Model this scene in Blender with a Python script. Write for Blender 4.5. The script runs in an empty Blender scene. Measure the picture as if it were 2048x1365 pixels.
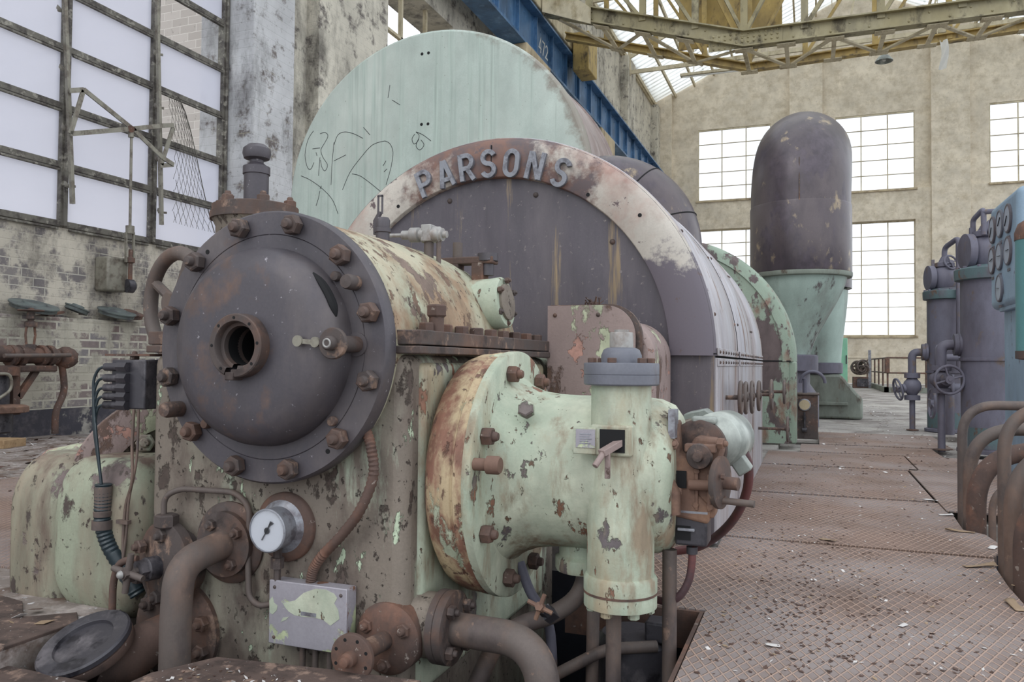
import bpy, math, random
from mathutils import Vector, Matrix, Quaternion
PI = math.pi
random.seed(7)
sc = bpy.context.scene
col = sc.collection
# ---------------------------------------------------------------- camera
F = 1580.0                                   # focal length in pixels of a 2048 px wide frame
CAMROT = Matrix(((0.93468126, 0.00161487, 0.35548323),
                 (0.35537557, -0.0292697, -0.93426521),
                 (0.00889618, 0.99957025, -0.02793173)))
CAMPOS = Vector((0, 0, 1.0))
cam_data = bpy.data.cameras.new('camera')
cam_data.sensor_width = 36.0
cam_data.lens = F / 2048 * 36
cam_data.clip_start = 0.02
cam_data.clip_end = 300
cam = bpy.data.objects.new('camera', cam_data)
col.objects.link(cam)
cam.matrix_world = Matrix.Translation(CAMPOS) @ CAMROT.to_4x4()
sc.camera = cam
# ---------------------------------------------------------------- daylight and exposure
world = bpy.data.worlds.new('overcast_sky')
sc.world = world
world.use_nodes = True
wn = world.node_tree.nodes
wl = world.node_tree.links
bg = wn['Background']
wtc = wn.new('ShaderNodeTexCoord')
wsep = wn.new('ShaderNodeSeparateXYZ')
wramp = wn.new('ShaderNodeValToRGB')
wl.new(wtc.outputs['Generated'], wsep.inputs[0])
wmap = wn.new('ShaderNodeMapRange')
wmap.inputs['From Min'].default_value = -1
wmap.inputs['From Max'].default_value = 1
wl.new(wsep.outputs['Z'], wmap.inputs['Value'])
wl.new(wmap.outputs[0], wramp.inputs[0])
wramp.color_ramp.elements[0].position = 0.40
wramp.color_ramp.elements[0].color = (0.06, 0.06, 0.06, 1)
wramp.color_ramp.elements[1].position = 0.52
wramp.color_ramp.elements[1].color = (0.90, 0.95, 1.0, 1)
wl.new(wramp.outputs[0], bg.inputs[0])
bg.inputs[1].default_value = 1.6
added_sun_data = bpy.data.lights.new('added_sun', 'SUN')
added_sun_data.energy = 0.45  # soft light added for directional shading; no direct sun falls in here
added_sun_data.angle = math.radians(25)
added_sun_data.color = (1.0, 0.95, 0.88)
added_sun = bpy.data.objects.new('added_sun', added_sun_data)
added_sun.rotation_euler = (math.radians(48), 0, math.radians(-20))
added_sun.location = (0, -5, 12)
col.objects.link(added_sun)
sc.view_settings.view_transform = 'Standard'
sc.view_settings.look = 'None'
sc.view_settings.gamma = 1
sc.view_settings.exposure = 0.08
sc.cycles.max_bounces = 6
sc.cycles.transparent_max_bounces = 12

# ---------------------------------------------------------------- materials
def lin(c):
    return tuple(((v / 255 + 0.055) / 1.055) ** 2.4 if v / 255 > 0.04045 else v / 255 / 12.92 for v in c) + (1,)

class NT:
    def __init__(s, name):
        s.m = bpy.data.materials.new(name)
        s.m.use_nodes = True
        s.t = s.m.node_tree
        s.b = s.t.nodes['Principled BSDF']
        s.pos = None
    def n(s, kind, **kw):
        nd = s.t.nodes.new('ShaderNode' + kind)
        for k, v in kw.items():
            setattr(nd, k, v)
        return nd
    def l(s, a, b):
        s.t.links.new(a, b)
    def position(s):
        if not s.pos:
            s.pos = s.n('NewGeometry').outputs['Position']
        return s.pos
    def noise(s, scale, detail=6, zs=1.0, seed=0.0, rough=0.6, dist=0.0):
        mp = s.n('Mapping')
        mp.inputs['Location'].default_value = (seed * 3.1, seed * 1.7, seed)
        mp.inputs['Scale'].default_value = (1, 1, zs)
        s.l(s.position(), mp.inputs['Vector'])
        no = s.n('TexNoise')
        no.inputs['Scale'].default_value = scale
        no.inputs['Detail'].default_value = detail
        no.inputs['Roughness'].default_value = rough
        no.inputs['Distortion'].default_value = dist
        s.l(mp.outputs[0], no.inputs['Vector'])
        return no.outputs['Fac']
    def step(s, val, lo, hi, a=0.0, b=1.0):
        mr = s.n('MapRange')
        mr.inputs['From Min'].default_value = lo
        mr.inputs['From Max'].default_value = hi
        mr.inputs['To Min'].default_value = a
        mr.inputs['To Max'].default_value = b
        s.l(val, mr.inputs['Value'])
        return mr.outputs[0]
    def math(s, op, a, b=None, c=None):
        nd = s.n('Math', operation=op)
        for i, v in enumerate((a, b, c)):
            if v is None:
                continue
            if isinstance(v, (int, float)):
                nd.inputs[i].default_value = v
            else:
                s.l(v, nd.inputs[i])
        return nd.outputs[0]
    def mix(s, fac, a, b, mode='MIX'):
        nd = s.n('Mix', data_type='RGBA', blend_type=mode)
        for i, v in ((0, fac), (6, a), (7, b)):
            if isinstance(v, (int, float)):
                nd.inputs[i].default_value = v
            elif isinstance(v, tuple):
                nd.inputs[i].default_value = v
            else:
                s.l(v, nd.inputs[i])
        return nd.outputs[2]
    def bump(s, h, strength, dist=0.01):
        b = s.n('Bump')
        b.inputs['Strength'].default_value = strength
        b.inputs['Distance'].default_value = dist
        s.l(h, b.inputs['Height'])
        s.l(b.outputs[0], s.b.inputs['Normal'])

def weathered(name, base, layers=(), rough=0.62, metal=0.0, bump=0.35, var=0.16, vscale=3.0, grain=90.0, extra=None):
    """painted or bare metal; layers: (rgb, noise scale, threshold, softness, z stretch, seed)"""
    t = NT(name)
    b = lin(base)
    d = tuple(v * (1 - var) for v in b[:3]) + (1,)
    e = tuple(min(1, v * (1 + var)) for v in b[:3]) + (1,)
    c = t.mix(t.step(t.noise(vscale, 5, 0.6, 1.3), 0.3, 0.7), d, e)
    fine = t.noise(grain, 3, 1, 2.2)
    c = t.mix(t.step(fine, 0.35, 0.7, 0.0, 0.35), c, tuple(v * 0.72 for v in b[:3]) + (1,))
    h = None
    for (rgb, scale, thr, soft, zs, seed) in layers:
        nz = t.noise(scale, 9, zs, seed, 0.65)
        thr = 0.5 + (thr - 0.5) * 0.74
        m = t.step(nz, thr - soft, thr + soft)
        lc = lin(rgb)
        lc2 = t.mix(t.step(t.noise(scale * 3.3, 4, zs, seed + 5), 0.35, 0.65), tuple(v * 0.75 for v in lc[:3]) + (1,),
                    tuple(min(1, v * 1.2) for v in lc[:3]) + (1,))
        c = t.mix(m, c, lc2)
        if soft < 0.03:
            h = m if h is None else t.math('MAXIMUM', h, m)
    if extra:
        c = extra(t, c)
    t.l(c, t.b.inputs['Base Color'])
    t.b.inputs['Roughness'].default_value = rough
    t.b.inputs['Metallic'].default_value = metal
    hh = t.math('MULTIPLY', fine, 0.25)
    if h is not None:
        hh = t.math('SUBTRACT', hh, h)
    t.bump(hh, bump, 0.006)
    return t.m

def plain(name, rgb, rough=0.5, metal=0.0, emit=0.0):
    t = NT(name)
    t.b.inputs['Base Color'].default_value = lin(rgb)
    t.b.inputs['Roughness'].default_value = rough
    t.b.inputs['Metallic'].default_value = metal
    return t.m

def brick(name, plane, bricks, mortar, paint, thr, soft=0.03, bw=0.34, bh=0.115, dark=(60, 55, 52), dthr=0.66, dark_scale=0.8, pz=1.0, bump=0.5, seed=0.0, mort=0.009):
    t = NT(name)
    sep = t.n('SeparateXYZ')
    t.l(t.position(), sep.inputs[0])
    cmb = t.n('CombineXYZ')
    t.l(sep.outputs[plane], cmb.inputs[0])
    t.l(sep.outputs[2], cmb.inputs[1])
    br = t.n('TexBrick')
    br.inputs['Scale'].default_value = 1
    br.inputs['Brick Width'].default_value = bw
    br.inputs['Row Height'].default_value = bh
    br.inputs['Mortar Size'].default_value = mort
    br.inputs['Mortar Smooth'].default_value = 0.3
    br.inputs['Color1'].default_value = lin(bricks[0])
    br.inputs['Color2'].default_value = lin(bricks[1])
    br.inputs['Mortar'].default_value = lin(mortar)
    t.l(cmb.outputs[0], br.inputs['Vector'])
    c = br.outputs['Color']
    p = lin(paint)
    pc = t.mix(t.step(t.noise(1.1, 6, 1, 4 + seed), 0.3, 0.7), tuple(v * 0.78 for v in p[:3]) + (1,), tuple(min(1, v * 1.1) for v in p[:3]) + (1,))
    pm = t.step(t.noise(2.6, 10, pz, seed, 0.7), thr - soft, thr + soft)
    c = t.mix(pm, c, pc)
    dm = t.step(t.noise(dark_scale, 9, 0.45, 9 + seed, 0.75), dthr - 0.08, dthr + 0.1, 0, 0.8)
    c = t.mix(dm, c, lin(dark))
    flk = t.step(t.noise(9, 6, 1, 7 + seed, 0.7), 0.63, 0.66, 0, 0.55)
    c = t.mix(flk, c, tuple(v * 0.4 for v in p[:3]) + (1,))
    t.l(c, t.b.inputs['Base Color'])
    t.b.inputs['Roughness'].default_value = 0.85
    h = t.math('MULTIPLY', br.outputs['Fac'], -1.0)
    h = t.math('ADD', h, t.math('MULTIPLY', pm, 0.4))
    h = t.math('ADD', h, t.math('MULTIPLY', flk, -1.0))
    t.bump(h, bump, 0.012)
    return t.m

def checker(name, base, line, size=0.042):
    """rusty floor plate with raised diamond ribs"""
    t = NT(name)
    sep = t.n('SeparateXYZ')
    t.l(t.position(), sep.inputs[0])
    ux = t.math('MULTIPLY', sep.outputs[0], 1 / size)
    uy = t.math('MULTIPLY', sep.outputs[1], 0.45 / size)
    ribs = None
    for s in (1, -1):
        a = t.math('ADD', ux, t.math('MULTIPLY', uy, s))
        fr = t.math('FRACT', a)
        tri = t.math('ABSOLUTE', t.math('SUBTRACT', fr, 0.5))
        m = t.step(tri, 0.36, 0.44)
        ribs = m if ribs is None else t.math('MAXIMUM', ribs, m)
    b = lin(base)
    c = t.mix(t.step(t.noise(1.3, 8, 1, 3), 0.32, 0.68), tuple(v * 0.66 for v in b[:3]) + (1,), tuple(v * 1.25 for v in b[:3]) + (1,))
    c = t.mix(t.step(t.noise(0.9, 6, 1, 11), 0.42, 0.62), c, lin((136, 126, 124)))
    c = t.mix(t.math('MULTIPLY', ribs, t.step(t.noise(2.0, 5, 1, 6), 0.3, 0.7, 0.35, 0.9)), c, lin(line))
    c = t.mix(t.step(t.noise(26, 5, 1, 8, 0.7), 0.6, 0.68, 0, 0.5), c, lin((70, 54, 48)))
    c = t.mix(t.step(t.noise(60, 3, 1, 15, 0.7), 0.69, 0.72, 0, 0.7), c, lin((190, 180, 172)))
    t.l(c, t.b.inputs['Base Color'])
    t.b.inputs['Roughness'].default_value = 0.7
    t.bump(t.math('ADD', ribs, t.math('MULTIPLY', t.noise(50, 3, 1, 2), 0.3)), 0.9, 0.006)
    return t.m

def radial(t, cx, cz):
    sep = t.n('SeparateXYZ')
    t.l(t.position(), sep.inputs[0])
    dx = t.math('SUBTRACT', sep.outputs[0], cx)
    dz = t.math('SUBTRACT', sep.outputs[2], cz)
    return dx, dz, t.math('SQRT', t.math('ADD', t.math('MULTIPLY', dx, dx), t.math('MULTIPLY', dz, dz)))
def drum_edge(t, c):
    """brown grime creeping in from the riveted edge, mostly on the upper right"""
    dx, dz, r = radial(t, -4.48, 3.09)
    s = t.math('ADD', t.math('MULTIPLY', t.math('SUBTRACT', r, 1.98), 1.6), t.math('MULTIPLY', dx, 0.10))
    s = t.math('ADD', s, t.noise(3.5, 8, 1, 21, 0.7))
    return t.mix(t.step(s, 0.62, 0.80, 0, 0.7), c, lin((116, 96, 82)))
def ring_stain(t, c):
    """rust around the lettering, bare slate metal on the lower right"""
    dx, dz, r = radial(t, -1.86, 1.052)
    nz = t.noise(3.2, 9, 1, 31, 0.68)
    a = t.math('SUBTRACT', 0.36, t.math('MULTIPLY', t.math('ABSOLUTE', t.math('ADD', dx, 0.0)), 0.40))
    c = t.mix(t.step(t.math('ADD', a, nz), 0.60, 0.72), c, t.mix(t.step(t.noise(9, 5, 1, 33), 0.4, 0.62), lin((124, 94, 84)), lin((96, 84, 86))))
    b = t.math('ADD', t.math('MULTIPLY', t.math('SUBTRACT', 0.62, dz), 0.9), nz)
    c = t.mix(t.step(b, 0.50, 0.58), c, lin((100, 93, 102)))
    return t.mix(t.step(t.noise(7, 8, 1, 36, 0.7), 0.62, 0.635), c, lin((98, 84, 86)))
RUST, DRUST, BARE, CREAM = (116, 82, 68), (84, 66, 60), (92, 86, 92), (196, 190, 164)
M = {}
M['mint'] = weathered('peeling_mint_paint', (166, 177, 158), [((184, 187, 168), 3, 0.52, 0.12, 0.7, 1), ((160, 148, 124), 2.6, 0.6, 0.06, 0.35, 3), ((100, 92, 94), 3.4, 0.685, 0.008, 0.7, 41), ((104, 94, 92), 6, 0.675, 0.008, 0.6, 16), ((142, 128, 108), 5, 0.60, 0.05, 0.3, 51),
                       ((128, 92, 74), 8, 0.68, 0.01, 0.4, 8), ((104, 82, 66), 22, 0.69, 0.012, 0.6, 12)], bump=0.8)
M['mint_dirty'] = weathered('grimy_mint_paint', (126, 116, 106), [((152, 150, 134), 1.7, 0.58, 0.07, 0.3, 2), ((172, 184, 164), 2.4, 0.63, 0.03, 0.22, 15), ((102, 91, 83), 5, 0.57, 0.06, 0.5, 5), ((80, 68, 62), 9, 0.66, 0.02, 0.6, 7),
                             ((70, 60, 54), 30, 0.67, 0.02, 0.8, 4), ((182, 196, 170), 10, 0.69, 0.01, 0.5, 19)], bump=0.9, rough=0.75)
M['mint_lobe'] = weathered('stained_mint_casting_paint', (152, 158, 138), [((136, 126, 110), 3, 0.5, 0.1, 0.3, 2), ((112, 94, 84), 3.2, 0.58, 0.05, 0.25, 5), ((112, 98, 96), 2.4, 0.62, 0.012, 0.8, 7), ((78, 68, 64), 9, 0.66, 0.02, 0.5, 17),
                            ((72, 60, 54), 26, 0.68, 0.02, 0.8, 4)], bump=0.6, rough=0.7)
M['pinkgrey'] = weathered('peeling_pinkish_undercoat', (146, 128, 124), [((172, 176, 150), 4, 0.62, 0.012, 0.6, 2), ((98, 76, 66), 5, 0.6, 0.02, 0.6, 5), ((170, 130, 118), 8, 0.66, 0.01, 1, 8)], bump=0.8)
M['cream'] = weathered('scabby_cream_paint', (182, 173, 150), [((168, 172, 150), 2, 0.54, 0.1, 0.6, 2), ((146, 122, 98), 3.2, 0.53, 0.07, 0.7, 4), ((108, 84, 68), 9, 0.61, 0.012, 0.7, 6), ((116, 98, 88), 4, 0.66, 0.01, 0.8, 11),
                        ((76, 60, 52), 26, 0.68, 0.02, 0.9, 8)], bump=0.6)
M['steel'] = weathered('dark_bare_steel', (80, 76, 82), [((106, 98, 98), 2.5, 0.6, 0.12, 0.5, 2), ((104, 84, 76), 3.5, 0.70, 0.06, 0.8, 44), ((140, 136, 142), 40, 0.72, 0.02, 1, 6)], rough=0.5, metal=0.25, bump=0.12)
M['steelrust'] = weathered('rusting_steel', (82, 73, 71), [((98, 75, 65), 4, 0.55, 0.08, 0.8, 2), ((136, 112, 98), 12, 0.64, 0.04, 0.8, 5), ((64, 54, 52), 8, 0.62, 0.05, 1, 7)], rough=0.7, metal=0.1, bump=0.3)
M['rust'] = weathered('brown_rust', (92, 73, 66), [((116, 84, 70), 6, 0.58, 0.08, 0.8, 2), ((76, 62, 58), 5, 0.58, 0.06, 0.8, 5), ((150, 138, 130), 30, 0.7, 0.02, 1, 7)], rough=0.8, bump=0.35)
M['orange'] = weathered('orange_rust', (116, 90, 78), [((140, 108, 88), 6, 0.55, 0.08, 0.8, 2), ((92, 70, 60), 5, 0.58, 0.05, 0.8, 5)], rough=0.8, bump=0.35)
M['rustring'] = weathered('rusty_peeling_rim_paint', (186, 166, 134), [((134, 96, 80), 4, 0.50, 0.04, 0.4, 2), ((182, 190, 166), 3, 0.57, 0.012, 0.4, 5), ((110, 80, 68), 12, 0.62, 0.02, 0.6, 6)], bump=0.7)
M['pipe'] = weathered('brown_grey_pipe', (96, 86, 82), [((112, 92, 82), 4, 0.58, 0.08, 0.5, 2), ((86, 76, 74), 6, 0.6, 0.06, 0.7, 5), ((128, 106, 94), 14, 0.70, 0.02, 1, 8)], rough=0.65, bump=0.15)
M['plate'] = weathered('slate_end_plate', (84, 79, 86), [((110, 102, 106), 1.3, 0.55, 0.12, 0.3, 2), ((78, 72, 80), 5, 0.6, 0.1, 0.12, 4), ((134, 116, 92), 9, 0.665, 0.03, 0.06, 7), ((120, 112, 112), 30, 0.7, 0.03, 1, 9)], rough=0.5, metal=0.15, bump=0.1)
M['ring'] = weathered('rusty_pale_ring', (190, 183, 174), [((162, 132, 122), 2.2, 0.56, 0.1, 0.8, 2)], bump=0.3, extra=ring_stain)
M['cladding'] = weathered('pale_sheet_cladding', (184, 183, 190), [((160, 150, 150), 2, 0.55, 0.1, 0.2, 2), ((132, 108, 98), 5, 0.64, 0.03, 0.12, 5), ((110, 100, 104), 20, 0.7, 0.03, 0.4, 7)], rough=0.45, metal=0.1, bump=0.1)
M['drum'] = weathered('pale_green_sheet', (180, 193, 185), [((192, 198, 190), 0.45, 0.55, 0.15, 0.6, 2), ((168, 183, 174), 9, 0.6, 0.1, 0.03, 4), ((110, 110, 98), 30, 0.735, 0.02, 0.6, 6)], rough=0.5, bump=0.05, extra=drum_edge)
M['drumside'] = weathered('mauve_brown_sheet', (142, 126, 122), [((170, 160, 158), 1.5, 0.55, 0.1, 0.4, 2), ((110, 90, 86), 4, 0.62, 0.05, 0.4, 5)], rough=0.5, bump=0.1)
M['shell'] = weathered('flaking_green_casing', (144, 160, 144), [((92, 80, 80), 1.6, 0.535, 0.012, 0.6, 3), ((92, 80, 80), 6, 0.63, 0.012, 0.7, 6), ((130, 104, 90), 3, 0.64, 0.05, 0.5, 8)], bump=0.5)
M['darkpipe'] = weathered('dark_brown_lagging', (92, 83, 86), [((78, 70, 76), 1.0, 0.52, 0.06, 0.5, 2), ((150, 134, 112), 3, 0.66, 0.03, 0.5, 5), ((80, 72, 80), 2.4, 0.58, 0.03, 0.7, 7)], rough=0.35, metal=0.2, bump=0.1)
M['sheen'] = weathered('bare_wrapped_metal', (160, 152, 154), [((120, 110, 112), 3, 0.52, 0.05, 4, 2)], rough=0.35, metal=0.4, bump=0.2)
M['palegreen'] = weathered('pale_green_pipe_paint', (158, 176, 168), [((120, 124, 118), 1.4, 0.56, 0.1, 0.4, 2), ((90, 84, 84), 4, 0.66, 0.03, 0.4, 5)], bump=0.2)
M['pedestal'] = weathered('grey_green_pedestal', (134, 142, 132), [((104, 106, 98), 1.4, 0.52, 0.1, 0.4, 2), ((96, 84, 74), 4, 0.63, 0.04, 0.4, 5)], bump=0.2)
M['cooler'] = weathered('dull_violet_grey_paint', (104, 103, 118), [((88, 84, 96), 2, 0.54, 0.1, 0.4, 2), ((104, 90, 84), 5, 0.66, 0.04, 0.6, 5)], bump=0.15)
M['teal'] = weathered('dull_teal_paint', (82, 102, 106), [((90, 90, 98), 4, 0.55, 0.06, 0.6, 2), ((96, 80, 72), 6, 0.64, 0.03, 0.6, 5)], bump=0.15)
M['tealbright'] = weathered('bright_teal_paint', (88, 136, 138), [((104, 152, 154), 2, 0.6, 0.1, 0.3, 2)], rough=0.4, bump=0.05)
M['blue'] = weathered('pale_blue_panel_paint', (142, 166, 186), [((126, 150, 172), 2, 0.56, 0.1, 0.4, 2), ((92, 96, 106), 7, 0.7, 0.02, 0.6, 5)], rough=0.5, bump=0.08)
M['girder'] = weathered('blue_girder_paint', (70, 110, 150), [((50, 82, 114), 1.2, 0.56, 0.1, 0.5, 2), ((100, 136, 174), 2, 0.62, 0.08, 0.5, 4)], rough=0.45, bump=0.06)
M['yellow'] = weathered('faded_yellow_paint', (188, 162, 98), [((162, 140, 90), 0.9, 0.5, 0.1, 0.6, 2), ((104, 90, 66), 3, 0.62, 0.06, 0.5, 5)], rough=0.6, bump=0.08)
M['olive'] = weathered('olive_drab_paint', (152, 142, 108), [((160, 152, 124), 0.7, 0.52, 0.1, 0.6, 2), ((90, 82, 62), 2.5, 0.62, 0.06, 0.5, 5)], rough=0.6, bump=0.08)
M['paleiron'] = weathered('chalky_cream_iron', (206, 195, 168), [((160, 146, 116), 2, 0.6, 0.08, 0.6, 3)], rough=0.7, bump=0.1)
M['frame'] = weathered('rusty_grey_window_steel', (104, 100, 92), [((70, 64, 60), 5, 0.52, 0.06, 1, 2), ((140, 136, 126), 9, 0.62, 0.04, 1, 5)], bump=0.4)
M['linkage'] = weathered('grey_linkage_steel', (138, 134, 122), [((108, 100, 90), 6, 0.55, 0.06, 1, 2)], rough=0.5, metal=0.2, bump=0.15)
M['letters'] = weathered('grey_cast_letters', (136, 138, 146), [((104, 104, 112), 20, 0.55, 0.06, 1, 2)], rough=0.5, metal=0.2, bump=0.2)
M['capsteel'] = weathered('pale_cast_cap', (160, 158, 156), [((128, 118, 112), 8, 0.58, 0.06, 0.6, 2)], rough=0.45, metal=0.2, bump=0.1)
M['bluegrey'] = weathered('blue_grey_flange_paint', (104, 106, 116), [((92, 84, 88), 4, 0.54, 0.06, 0.4, 2), ((150, 140, 128), 7, 0.68, 0.03, 0.3, 4)], rough=0.5, bump=0.15)
M['motor'] = weathered('grey_green_motor_paint', (128, 134, 130), [((110, 110, 108), 4, 0.6, 0.05, 0.8, 2), ((178, 184, 178), 3, 0.6, 0.08, 0.8, 4)], rough=0.4, metal=0.1, bump=0.1)
M['boxmetal'] = weathered('bare_lilac_grey_sheet', (160, 156, 164), [((176, 184, 150), 3.4, 0.565, 0.012, 0.9, 9), ((124, 92, 76), 7, 0.65, 0.012, 0.5, 5)], rough=0.45, metal=0.15, bump=0.25)
M['lidgrey'] = weathered('dusty_grey_green_lid', (96, 104, 102), [((72, 76, 78), 6, 0.55, 0.08, 1, 2)], rough=0.6, bump=0.1)
M['black'] = plain('flat_black', (10, 10, 14), 0.8)  # black for seams, and painted in for the shade inside holes and openings
M['cable'] = plain('black_green_cable', (38, 50, 56), 0.4)
M['hose'] = weathered('dark_red_hose', (104, 62, 62), [((80, 60, 64), 5, 0.55, 0.06, 1, 2)], rough=0.5, bump=0.05)
M['blackbox'] = weathered('greasy_black_box', (66, 64, 70), [((96, 92, 96), 6, 0.58, 0.06, 0.7, 2), ((40, 38, 44), 9, 0.6, 0.04, 0.8, 5)], rough=0.45, metal=0.2, bump=0.2)
M['dial'] = plain('dusty_dial_face', (196, 200, 206), 0.35)
M['dialdark'] = plain('weathered_dial_face', (162, 172, 186), 0.35)
M['bezel'] = weathered('grey_bezel', (148, 150, 158), [((110, 106, 112), 14, 0.58, 0.06, 1, 2)], rough=0.4, metal=0.3, bump=0.08)
M['needle'] = plain('black_needle', (30, 32, 38), 0.5)
M['white'] = plain('white_enamel', (226, 226, 222), 0.4)
M['wood'] = weathered('raw_pine', (170, 142, 108), [((150, 122, 90), 12, 0.55, 0.1, 1, 2)], bump=0.05)
M['concrete'] = weathered('dusty_concrete', (150, 145, 142), [((172, 168, 162), 0.8, 0.52, 0.1, 1, 2), ((112, 104, 100), 1.6, 0.58, 0.08, 1, 4), ((196, 192, 188), 22, 0.7, 0.02, 1, 7), ((84, 72, 66), 16, 0.68, 0.03, 1, 9)], rough=0.9, bump=0.2)
M['litter_floor'] = weathered('litter_strewn_boards', (128, 118, 112), [((160, 150, 146), 6, 0.54, 0.05, 1, 2), ((96, 78, 68), 4, 0.57, 0.05, 1, 4), ((200, 196, 198), 16, 0.66, 0.02, 1, 7)], rough=0.9, bump=0.6)
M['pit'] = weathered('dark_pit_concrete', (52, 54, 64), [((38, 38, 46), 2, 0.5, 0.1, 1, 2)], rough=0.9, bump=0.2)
M['checker'] = checker('rusty_checker_plate', (114, 93, 83), (178, 150, 134))
M['grime'] = weathered('rusty_grime_bed', (92, 76, 70), [((66, 54, 50), 5, 0.52, 0.06, 1, 2), ((134, 112, 100), 14, 0.62, 0.04, 1, 4), ((186, 180, 178), 34, 0.71, 0.02, 1, 7)], rough=0.9, bump=0.6)
M['beigeblock'] = weathered('beige_padstone', (196, 180, 150), [((150, 134, 112), 1.5, 0.56, 0.08, 0.5, 2)], rough=0.85, bump=0.1)
M['leftbrick'] = brick('peeling_painted_brick', 1, ((128, 122, 120), (108, 102, 104)), (180, 175, 165), (196, 188, 174), 0.47, 0.05, dthr=0.60)
M['lowbrick'] = brick('bare_patchy_brick', 1, ((128, 124, 126), (134, 116, 112)), (196, 191, 178), (186, 180, 166), 0.49, 0.04, dthr=0.64, seed=3, mort=0.016)
M['upbrick'] = brick('flaking_limewashed_brick', 1, ((124, 118, 112), (104, 98, 94)), (160, 154, 146), (206, 200, 186), 0.42, 0.05, bw=0.45, bh=0.15, dthr=0.58, seed=6)
M['sidebrick'] = brick('flaking_limewashed_reveal', 0, ((120, 112, 108), (100, 92, 90)), (150, 144, 130), (196, 196, 198), 0.42, 0.05, bw=0.45, bh=0.15, dthr=0.58, seed=8)
M['farbrick'] = brick('cream_painted_brick', 0, ((176, 160, 132), (160, 144, 120)), (190, 176, 148), (224, 213, 194), 0.36, 0.2, bw=0.7, bh=0.2, dark=(150, 138, 124), dthr=0.70, dark_scale=0.35, bump=0.25, seed=2)
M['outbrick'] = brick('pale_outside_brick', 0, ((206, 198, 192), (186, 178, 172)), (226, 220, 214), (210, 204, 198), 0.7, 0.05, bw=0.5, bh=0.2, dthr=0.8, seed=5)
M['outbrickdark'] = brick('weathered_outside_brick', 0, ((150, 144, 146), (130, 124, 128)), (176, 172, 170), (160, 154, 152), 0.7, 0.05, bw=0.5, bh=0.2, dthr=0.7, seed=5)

def glass(name, rgb, transl, trans):
    """dusty wired glass: light comes through scattered"""
    t = NT(name)
    out = t.t.nodes['Material Output']
    t.t.nodes.remove(t.b)
    tl = t.n('BsdfTranslucent')
    tl.inputs['Color'].default_value = lin(rgb)
    df = t.n('BsdfDiffuse')
    df.inputs['Color'].default_value = lin(tuple(v * 0.85 for v in rgb))
    m1 = t.n('MixShader')
    m1.inputs[0].default_value = transl
    t.l(df.outputs[0], m1.inputs[1])
    t.l(tl.outputs[0], m1.inputs[2])
    tr = t.n('BsdfTransparent')
    m2 = t.n('MixShader')
    m2.inputs[0].default_value = trans
    t.l(m1.outputs[0], m2.inputs[1])
    t.l(tr.outputs[0], m2.inputs[2])
    t.l(m2.outputs[0], out.inputs['Surface'])
    return t.m
M['frosted'] = glass('frosted_wired_glass', (240, 240, 250), 0.75, 0.35)
M['clearglass'] = glass('dusty_clear_glass', (250, 250, 255), 0.8, 0.75)
def roof_sheet():
    m = glass('translucent_roof_sheet', (240, 242, 240), 0.85, 0.12)
    t = NT.__new__(NT)
    t.m, t.t, t.pos = m, m.node_tree, None
    sep = t.n('SeparateXYZ')
    t.l(t.position(), sep.inputs[0])
    fr = t.math('FRACT', t.math('MULTIPLY', sep.outputs[1], 1 / 0.52))
    line = t.step(t.math('ABSOLUTE', t.math('SUBTRACT', fr, 0.5)), 0.30, 0.46)
    dirt_shade = t.step(t.noise(0.5, 5, 1, 3), 0.35, 0.7)
    f = t.math('MULTIPLY', line, t.math('ADD', t.math('MULTIPLY', dirt_shade, 0.6), 0.25))  # corrugation shading painted into the colour as stripes, patchy with trough dirt
    c = t.mix(f, lin((244, 246, 244)), lin((120, 116, 110)))
    for nd in t.t.nodes:
        if nd.type in ('BSDF_TRANSLUCENT', 'BSDF_DIFFUSE'):
            t.l(c, nd.inputs['Color'])
    return m
M['roofsheet'] = roof_sheet()

# ---------------------------------------------------------------- mesh helpers
def frame_of(axis):
    a = Vector(axis).normalized()
    ref = Vector((0, 0, 1)) if abs(a.z) < 0.9 else Vector((1, 0, 0))
    u = ref.cross(a).normalized()
    return u, a.cross(u), a

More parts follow.
